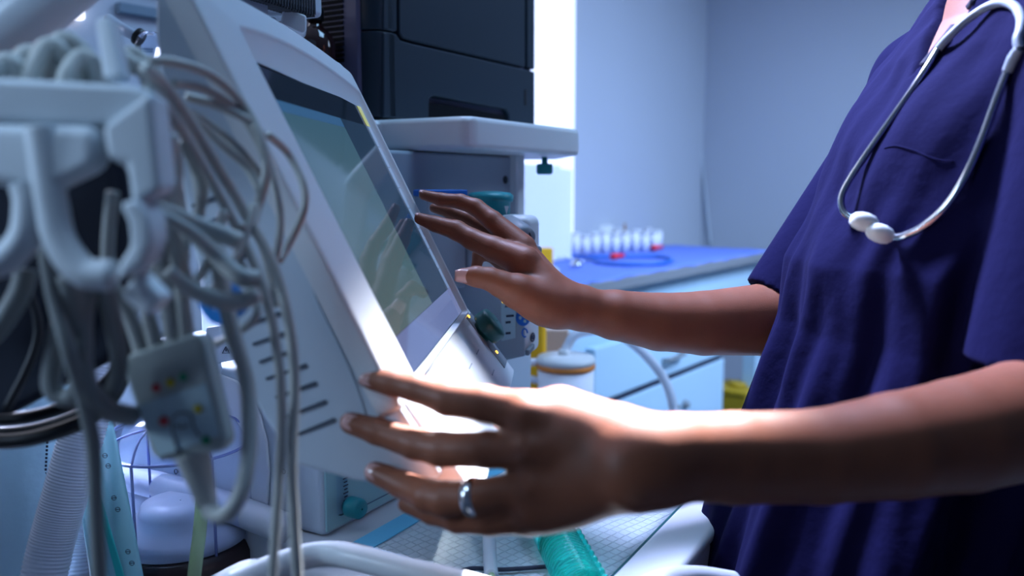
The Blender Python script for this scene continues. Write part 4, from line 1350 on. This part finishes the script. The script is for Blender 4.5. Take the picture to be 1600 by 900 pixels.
        me.polygons.foreach_set('loop_start', np.arange(0, len(faces) * 4, 4, dtype=np.int32))
        me.polygons.foreach_set('use_smooth', np.ones(len(faces), bool))
        me.update(calc_edges=True); me.validate()
        me.materials.append(material)
        o = bpy.data.objects.new(name, me)
        COL.objects.link(o)
        if parent: adopt(o, parent)
        return o


person = thing('person', 'person in navy scrubs with stethoscope, both hands on the tilted monitor', 'person', (.40, .79, .0))

# torso sections (height, centre x, half depth, half width) with centre y .79
TOR = np.array([(1.47, .515, .050, .058), (1.42, .508, .060, .085), (1.383, .501, .085, .130), (1.350, .504, .105, .170), (1.314, .488, .118, .18), (1.276, .474, .123, .18), (1.230, .462, .133, .178), (1.190, .447, .133, .176),
                (1.123, .410, .125, .172), (1.062, .402, .122, .172), (1.014, .391, .125, .175), (.959, .382, .13, .18), (.903, .368, .135, .185),
                (.853, .358, .14, .19), (.789, .348, .145, .195), (.717, .337, .15, .20)])[::-1]
TF = np.array([-.995, -.0998]); TLT = np.array([.0998, -.995])
TCY = .79


def torso(sdf, shrink=0.0, folds=None, zlo=.72, k=.02):
    x = (sdf.lo[0] + np.arange(sdf.n[0]) * sdf.h)[:, None]
    y = (sdf.lo[1] + np.arange(sdf.n[1]) * sdf.h)[None, :]
    for kz in range(sdf.n[2]):
        z = sdf.lo[2] + kz * sdf.h
        if z > 1.47: continue
        cx = np.interp(z, TOR[:, 0], TOR[:, 1]); sd = np.interp(z, TOR[:, 0], TOR[:, 2]); sw = np.interp(z, TOR[:, 0], TOR[:, 3])
        if not callable(shrink): sd = sd - shrink; sw = sw - shrink
        if callable(shrink): sd = sd - shrink(z); sw = sw - shrink(z)
        df = (x - cx) * TF[0] + (y - TCY) * TF[1]; dl = (x - cx) * TLT[0] + (y - TCY) * TLT[1]
        q = np.sqrt((df / sd) ** 2 + (dl / sw) ** 2) + 1e-6
        g = np.sqrt((df / sd ** 2) ** 2 + (dl / sw ** 2) ** 2) + 1e-6
        d = q * (q - 1) / g
        if folds is not None:
            d = d - folds(np.arctan2(dl / sw, df / sd), z, dl)
        d = np.maximum(d, zlo - z)
        a_ = sdf.f[:, :, kz]
        hh_ = np.clip(k - np.abs(a_ - d), 0, None) / k
        sdf.f[:, :, kz] = np.minimum(a_, d) - hh_ * hh_ * k * .25


# ---- body: torso, neck, both arms and hands in one surface
body = SDF((-.15, .44, .80), (.58, 1.06, 1.75), .0022)
torso(body, lambda z: float(np.interp(z, (1.20, 1.28), (.016, .004))), zlo=.82)
px = lambda r, d: r * d / F_PX


def J(x, y, d, r):
    return (P(x, y, d), px(r, d))


# near (ring) arm
elb_n = (.425, .590, 1.045)
fore = [(np.array(elb_n), .046), J(1600, 656, .575, 92), J(1500, 680, .555, 88), J(1400, 696, .54, 82), J(1280, 713, .53, 73), J(1150, 715, .52, 71), J(1060, 714, .51, 68), J(1000, 714, .505, 66)]
body.chain(fore, .02)
body.chain([(np.array([.455, .625, 1.30]), .058), (np.array([.440, .61, 1.16]), .05), (np.array(elb_n), .046)], .02)
body.cap(P(1020, 725, .505), P(985, 745, .50), px(60, .5), px(50, .5), .012)
kI, kM, kR, kL = (822, 645, .541), (828, 704, .536), (832, 762, .538), (826, 805, .546)
wI, wM, wR, wL = (985, 690, .512), (985, 706, .508), (985, 724, .508), (985, 742, .512)
for (a_, b_, ra, rb) in ((wI, kI, 40, 31), (wM, kM, 40, 30), (wR, kR, 40, 29), (wL, kL, 40, 27)):
    body.cap(P(*a_), P(*b_), px(ra, a_[2]), px(rb, b_[2]), .014)
body.cap(P(960, 672, .525), P(872, 640, .545), px(40, .52), px(32, .54), .014)
body.cap(P(880, 645, .552), P(850, 700, .562), px(34, .55), px(30, .55), .014)
# dorsal bulge filling the back of the hand
body.cap(P(900, 690, .535), P(895, 770, .535), px(52, .53), px(42, .53), .018)
body.cap(P(1020, 735, .506), P(930, 748, .522), px(51, .506), px(44, .522), .014)
body.cap(P(930, 748, .522), P(850, 792, .538), px(44, .522), px(33, .538), .014)
NF = {}
NF['index'] = [J(822, 643, .541, 31), J(758, 631, .556, 29), J(700, 623, .567, 27), J(650, 607, .577, 21.5), J(612, 598, .585, 20.5), J(578, 591, .590, 19)]
NF['middle'] = [J(828, 704, .536, 30), J(760, 703, .552, 27.5), J(690, 702, .567, 27), J(650, 694, .576, 24), J(590, 674, .588, 21), J(549, 660, .593, 18.5)]
NF['ring'] = [J(832, 765, .538, 29), J(750, 776, .551, 27), J(695, 780, .561, 27.5), J(668, 775, .567, 25.5), J(628, 757, .584, 21), J(587, 738, .595, 18)]
NF['little'] = [J(826, 808, .546, 26), J(765, 815, .556, 21.5), J(715, 812, .570, 20), J(675, 802, .584, 17), J(634, 788, .594, 13)]
for nm in NF:
    body.chain(NF[nm], .007)
body.chain([J(905, 665, .545, 34), J(855, 650, .575, 27), J(815, 648, .605, 21), J(785, 655, .632, 18)], .006)
# knuckle bumps
for (x, y, d) in ((826, 650, .529), (832, 702, .5215), (838, 757, .524), (836, 798, .536)):
    body.cap(P(x, y, d), P(x + 14, y + 2, d - .001), px(15, d), px(12, d), .012)

# far arm
elb_f = P(1275, 492, .985)
body.chain([(elb_f, .040), J(1200, 499, .955, 57), J(1100, 505, .93, 50), J(1030, 503, .915, 45), J(960, 492, .90, 39), J(915, 484, .892, 33), J(893, 479, .888, 31)], .02)
body.chain([(P(1450, 140, .99), .045), (P(1340, 330, .99), .042), (elb_f, .042)], .02)
body.cap(P(900, 478, .888), P(870, 470, .885), px(33, .888), px(31, .885), .012)
fI, fM, fR, fL = (820, 412, .885), (815, 392, .912), (806, 400, .935), (800, 420, .95)
for (wy, b_, ra, rb, wd) in ((470, fI, 29, 24, .882), (466, fM, 28, 22, .893), (470, fR, 27, 19, .905), (478, fL, 26, 18, .915)):
    body.cap(P(872, wy, wd), P(*b_), px(ra, wd), px(rb, b_[2]), .012)
body.cap(P(868, 482, .875), P(838, 470, .868), px(32, .875), px(31, .868), .012)
body.cap(P(845, 455, .88), P(815, 428, .888), px(28, .88), px(20, .885), .012)
FF = {}
FF['index'] = [J(820, 409, .885, 24), J(772, 389, .898, 18.5), J(738, 374, .909, 15.5), J(714, 360, .918, 14.6), J(680, 350, .926, 11.5), J(656, 341.5, .933, 8.6)]
FF['middle'] = [J(815, 388, .912, 22), J(770, 345, .925, 14.5), J(744, 324, .935, 12.5), J(720, 315, .942, 11), J(690, 312, .95, 9.8), J(662, 304.5, .957, 7.6)]
FF['ring'] = [J(806, 398, .935, 18), J(762, 358, .952, 12), J(732, 342, .962, 10.5), J(702, 331, .968, 9.5), J(678, 325, .972, 7)]
FF['little'] = [J(800, 420, .95, 16), J(768, 398, .965, 10.5), J(748, 398, .972, 9), J(744, 418, .972, 8)]
FF['thumb'] = [J(852, 475, .872, 33), J(808, 455, .858, 26), J(783, 444, .853, 19.5), J(766, 436, .850, 17), J(744, 432, .848, 15.2), J(723, 430.5, .847, 11.2)]
for nm in FF:
    FF[nm] = [(p, r * 1.07) for p, r in FF[nm]]
    body.chain(FF[nm], .005 if nm == 'thumb' else .003)
# neck and head, looking down at the screen
HX, HY, HZ = .455, .79, 1.615
body.cap((.525, .79, 1.36), (.485, .79, 1.53), .058, .052, .03)
body.cap((HX + .035, HY, HZ + .030), (HX - .012, HY, HZ + .035), .078, .074, .02)
body.cap((HX - .030, HY, HZ - .035), (HX - .045, HY, HZ - .052), .050, .038, .03)
body.cap((HX - .060, HY, HZ - .070), (HX - .070, HY, HZ - .070), .020, .017, .02)
body.cap((HX - .082, HY, HZ + .015), (HX - .101, HY, HZ - .018), .007, .0105, .012)
for sy in (-1, 1):
    body.cap((HX - .090, HY + sy * .008, HZ - .024), (HX - .086, HY + sy * .011, HZ - .024), .006, .006, .006)
    body.cap((HX - .055, HY + sy * .036, HZ - .015), (HX - .045, HY + sy * .045, HZ - .018), .022, .022, .02)
    body.cap((HX - .078, HY + sy * .018, HZ + .026), (HX - .068, HY + sy * .048, HZ + .024), .009, .009, .012)
    body.cap((HX + .018, HY + sy * .078, HZ + .012), (HX + .012, HY + sy * .076, HZ - .028), .011, .008, .006)
for dz, r_ in ((-.0405, .0062), (-.0500, .0070)):
    body.cap((HX - .0865, HY - .014, HZ + dz), (HX - .0865, HY + .014, HZ + dz), r_, r_, .005)
bo_ = body.mesh('body', MT['skin'], person)
del body


def nail(tip, prev, side, L_, Wd, off, name='fingernail'):
    """Small curved nail plate near a fingertip: side points out of the nail."""
    tip = np.asarray(tip); ax = unit(tip - np.asarray(prev)); sd = unit(side - ax * (np.asarray(side) @ ax)); lt = np.cross(ax, sd)
    rows_ = []
    for i in range(9):
        t = -1 + 2 * i / 8
        r_ = []
        for j in range(9):
            s_ = -1 + 2 * j / 8
            w_ = Wd * (1 - .25 * max(0, t) ** 3 - .12 * max(0, -t) ** 3)
            p_ = tip + ax * (t * L_) + lt * (s_ * w_) + sd * (off - .32 * s_ * s_ * Wd - .10 * t * t * L_)
            r_.append(p_)
        rows_.append(r_)
    MB().grid(rows_).build(name, MT['nail'], person, solid=.0008)


camdir = lambda p: unit(ORG - p)
for nm in ('index', 'middle', 'ring'):
    tp, pv = NF[nm][-1], NF[nm][-2]
    nail(tp[0] - unit(tp[0] - pv[0]) * .0024, pv[0], camdir(tp[0]), .0070, .0058, tp[1] * 1.0)
tp, pv = FF['thumb'][-1], FF['thumb'][-2]
nail(tp[0] - unit(tp[0] - pv[0]) * .0005, pv[0], camdir(tp[0]) + np.array([0, 0, -.1]), .0085, .0064, tp[1] * .98)
for nm in ('index', 'middle'):
    tp, pv = FF[nm][-1], FF[nm][-2]
    nail(tp[0], pv[0], np.array([.0, -.35, 1.0]), .0050, .0045, tp[1] * .93)

# eyes, lips and hair
MT['eye'] = mat('eye_white', (.75, .74, .72), .15)
MT['iris'] = mat('dark_iris', (.02, .01, .006), .1)
MT['hair'] = mat('black_hair', (.010, .008, .008), .5, bump=(260, .8, .003))
MT['lip'] = mat('lip', (.26, .08, .06), .4)
for sy in (-1, 1):
    ec = np.array([HX - .0655, HY + sy * .032, HZ + .008])
    ey_ = MB().lathe(ec + np.array([.0125, 0, 0]), (-1, 0, -.25), [(.001, 0)] + [(.0125 * math.sin(t), .0125 - .0125 * math.cos(t)) for t in np.linspace(.2, 3.0, 12)], 20).build('eye', MT['eye'], person)
    MB().lathe(ec + unit((-1, 0, -.25)) * .0118 + np.array([0, 0, .003]), (-1, 0, -.25), [(.0055, -.0005), (.0050, .0008), (.002, .0012)], 16).build('iris', MT['iris'], ey_)
    MB().tube([(HX - .086, HY + sy * .016, HZ + .034), (HX - .085, HY + sy * .034, HZ + .040), (HX - .072, HY + sy * .053, HZ + .033)], [.0030, .0034, .0016], 8).build('eyebrow', MT['hair'], person)
hr_ = SDF((.40, .66, 1.52), (.66, .92, 1.76), .004)
hr_.cap((HX + .045, HY, HZ + .036), (HX - .004, HY, HZ + .044), .084, .078, .0)
hx_ = (hr_.lo[0] + np.arange(hr_.n[0]) * hr_.h)[:, None, None]; hz_ = (hr_.lo[2] + np.arange(hr_.n[2]) * hr_.h)[None, None, :]
hr_.f = np.maximum(hr_.f, ((HX - .015) - hx_ - (hz_ - HZ - .06) * .9 + 0 * hr_.f).astype(np.float32) * .75)
hr_.cap((HX + .115, HY, HZ + .055), (HX + .130, HY, HZ + .050), .040, .034, .012)
hr_.mesh('hair', MT['hair'], person)

# silver ring on the near hand
rp0, rp1 = NF['ring'][1][0], NF['ring'][2][0]
rc = P(739, 776.8, .5528); rax = unit(rp1 - rp0)
rgm = MB()
rw = px(27.8, .5528)
rgm.lathe(rc, rax, [(rw, -.0042), (rw + .0012, -.0036), (rw + .0016, 0), (rw + .0012, .0036), (rw, .0042), (rw - .0008, .0036), (rw - .0008, -.0036), (rw, -.0042)], 44, cap0=False, cap1=False)
ringo = rgm.build('finger_ring', MT['silver'])
tag(ringo, 'polished silver ring on the near hand ring finger', 'ring')


# ---- scrubs
def folds(phi, z, dl):
    low = np.clip((1.20 - z) / .18, 0, 1)
    a_ = .0086 * low * (np.sin(9 * phi + 5 * z + 1.2) + .55 * np.sin(17 * phi - 11 * z + .4) + .3 * np.sin(31 * phi + 6 * z))
    b_ = .0030 * (1 - low) * np.sin(70 * (z - 1.2) + 9 * phi) * np.exp(-((phi - .1) / .7) ** 2)
    c_ = .0016 * (1 - low) * np.sin(26 * phi - 30 * z)
    return a_ + b_ + c_


cl = SDF((.10, .46, .74), (.64, 1.10, 1.46), .0038)
torso(cl, -.004, folds, zlo=.76, k=.02)
# bust
cl.cap((.394, .725, 1.215), (.402, .71, 1.19), .062, .062, .05)
cl.cap((.400, .85, 1.215), (.406, .86, 1.19), .060, .060, .05)
# near sleeve and shoulder
cl.cap((.50, .72, 1.375), (.455, .625, 1.30), .055, .066, .05)
hemn = P(1560, 586, .575)
cl.cap((.455, .625, 1.30), (.405, .592, 1.03), .066, .074, .010, cut=(hemn, unit((.10, 0, -1))))
# far sleeve
sh_f = P(1446, 130, .99); hem_f = P(1212, 452, .955)
axf = unit(P(1232, 430, .96) - sh_f)
cl.cap((.52, .87, 1.375), sh_f, .05, .062, .05)
cl.cap(sh_f, P(1216, 478, .965), .050, .046, .02, cut=(P(1204, 457, .955), unit(P(1204, 457, .955) - P(1262, 375, .955))))
# V neck opening
zz_ = cl.lo[2] + np.arange(cl.n[2]) * cl.h
xx_ = (cl.lo[0] + np.arange(cl.n[0]) * cl.h)
yy_ = (cl.lo[1] + np.arange(cl.n[1]) * cl.h)
VB = P(1428, 118, .738)
gy_ = yy_[None, :, None]; gz_ = zz_[None, None, :]; gx_ = xx_[:, None, None]
halfw = np.clip((gz_ - VB[2]), 0, None) * .43 + .0005 - np.clip(VB[2] - gz_, 0, None) * 3
wedge = np.maximum(np.abs(gy_ - VB[1] - (gz_ - VB[2]) * .40) - halfw, 0 * gx_ + gx_ - .52) * .8
cl.f = np.maximum(cl.f, -wedge.astype(np.float32))
top = cl.mesh('scrub_top', MT['scrub'], person)
bpy.context.view_layer.update()
top_bvh = BVHTree.FromPolygons([v.co.copy() for v in top.data.vertices], [tuple(p.vertices) for p in top.data.polygons])


def on_cloth(x, y, lift):
    r_ = ray(x, y)
    hit = top_bvh.ray_cast(Vector(ORG), Vector(unit(r_)))
    if hit[0] is None:
        return None
    return np.array(hit[0]) - unit(r_) * lift * .6 + np.array(hit[1]) * lift * .4


def seam(name, pts, r_, m, lift=.0006, par=None):
    q = [on_cloth(x, y, lift) for x, y in pts]
    q = [p for p in q if p is not None]
    if len(q) > 1:
        return MB().tube(q, r_, 8, 6).build(name, m, par or person)


seam('yoke_seam', ((1382, 232), (1400, 228), (1430, 236), (1460, 248), (1490, 252)), .0006, MT['scrub'])
seam('sleeve_hem', ((1516, 575), (1540, 577), (1570, 578), (1595, 579)), .0010, MT['scrub'])
seam('neck_band', ((1444, 104), (1462, 82), (1482, 56), (1504, 28), (1526, 0)), .0055, MT['scrub_band'], -.002)

# ---- stethoscope round the neck
stt = thing('stethoscope', 'silver stethoscope headset hanging round the neck over navy scrubs', 'stethoscope', P(1450, 200, .70))


def drape_path(pts, lift):
    q = []
    last = .72
    for x, y in pts:
        p = on_cloth(x, y, lift)
        if p is None:
            p = P(x, y, last)
        else:
            last = float((p - ORG) @ FW)
        q.append(p)
    # even out the depth so that the metal stays a smooth curve
    d = np.array([(p - ORG) @ FW for p in q])
    for _ in range(6):
        d2 = d.copy(); d2[1:-1] = np.minimum(d[1:-1], (d[:-2] + d[1:-1] + d[2:]) / 3); d = d2
    return [P(x, y, dd) for (x, y), dd in zip(pts, d)]


lft = drape_path(((1466, 76), (1440, 118), (1400, 176), (1358, 235), (1328, 280), (1315, 308), (1318, 330), (1334, 343)), .006)
rgt = drape_path(((1390, 371), (1412, 369), (1445, 352), (1480, 320), (1510, 272), (1535, 215), (1557, 155), (1574, 112)), .005)
MB().tube(lft, .0031, 14).build('ear_tube', MT['steel'], stt)
MB().tube(rgt, .0033, 14).build('ear_tube', MT['steel'], stt)
spn = drape_path(((1466, 76), (1482, 58), (1510, 32), (1540, 12), (1565, 4), (1585, 10), (1595, 28), (1594, 48), (1590, 62), (1593, 76)), .006)
MB().tube(spn, .0036, 14).build('spring_yoke', MT['grey_plastic'], stt)
slv = [rgt[-1], drape_path(((1583, 92),), .006)[0], spn[-1]]
MB().tube(slv, [.0040, .0046, .0040], 14).build('tube_sleeve', MT['grey_plastic'], stt)
td = min(float((lft[-1] - ORG) @ FW), float((rgt[0] - ORG) @ FW)) - .002
for (x0_, y0_, x1_, y1_, o_) in ((1330, 342, 1372, 352, 0), (1394, 371, 1354, 358, -.006)):
    base, end = P(x0_, y0_, td + o_), P(x1_, y1_, td + o_)
    ax = end - base; q_ = float(np.linalg.norm(ax))
    et = MB(); et.lathe(base, ax, [(.0040, 0), (.0064, q_ * .12), (.0079, q_ * .34), (.0080, q_ * .55), (.0066, q_ * .8), (.004, q_ * .95), (.0012, q_)], 28)
    et.build('ear_tip', MT['rubber_w'], stt)

# trousers and shoes standing on the floor
for sy in (-1, 1):
    lx, ly = .36, .79 + sy * .095
    MB().tube([(lx, ly, .86), (lx + .01, ly, .62), (lx + .015, ly, .42), (lx + .02, ly, .2), (lx + .02, ly, .06)], [.092, .088, .075, .066, .07], 24).build('trouser_leg', MT['scrub'], person)
    MB().prism([(lx + .08, ly - .04, .001), (lx + .08, ly + .04, .001), (lx - .12, ly + .045, .001), (lx - .17, ly + .02, .001), (lx - .17, ly - .02, .001), (lx - .12, ly - .045, .001)], (0.012, 0, .075)).build('shoe', MT['white'], person, bevel=.02)

for o in list(SC.objects):
    if 'at' in o: del o['at']
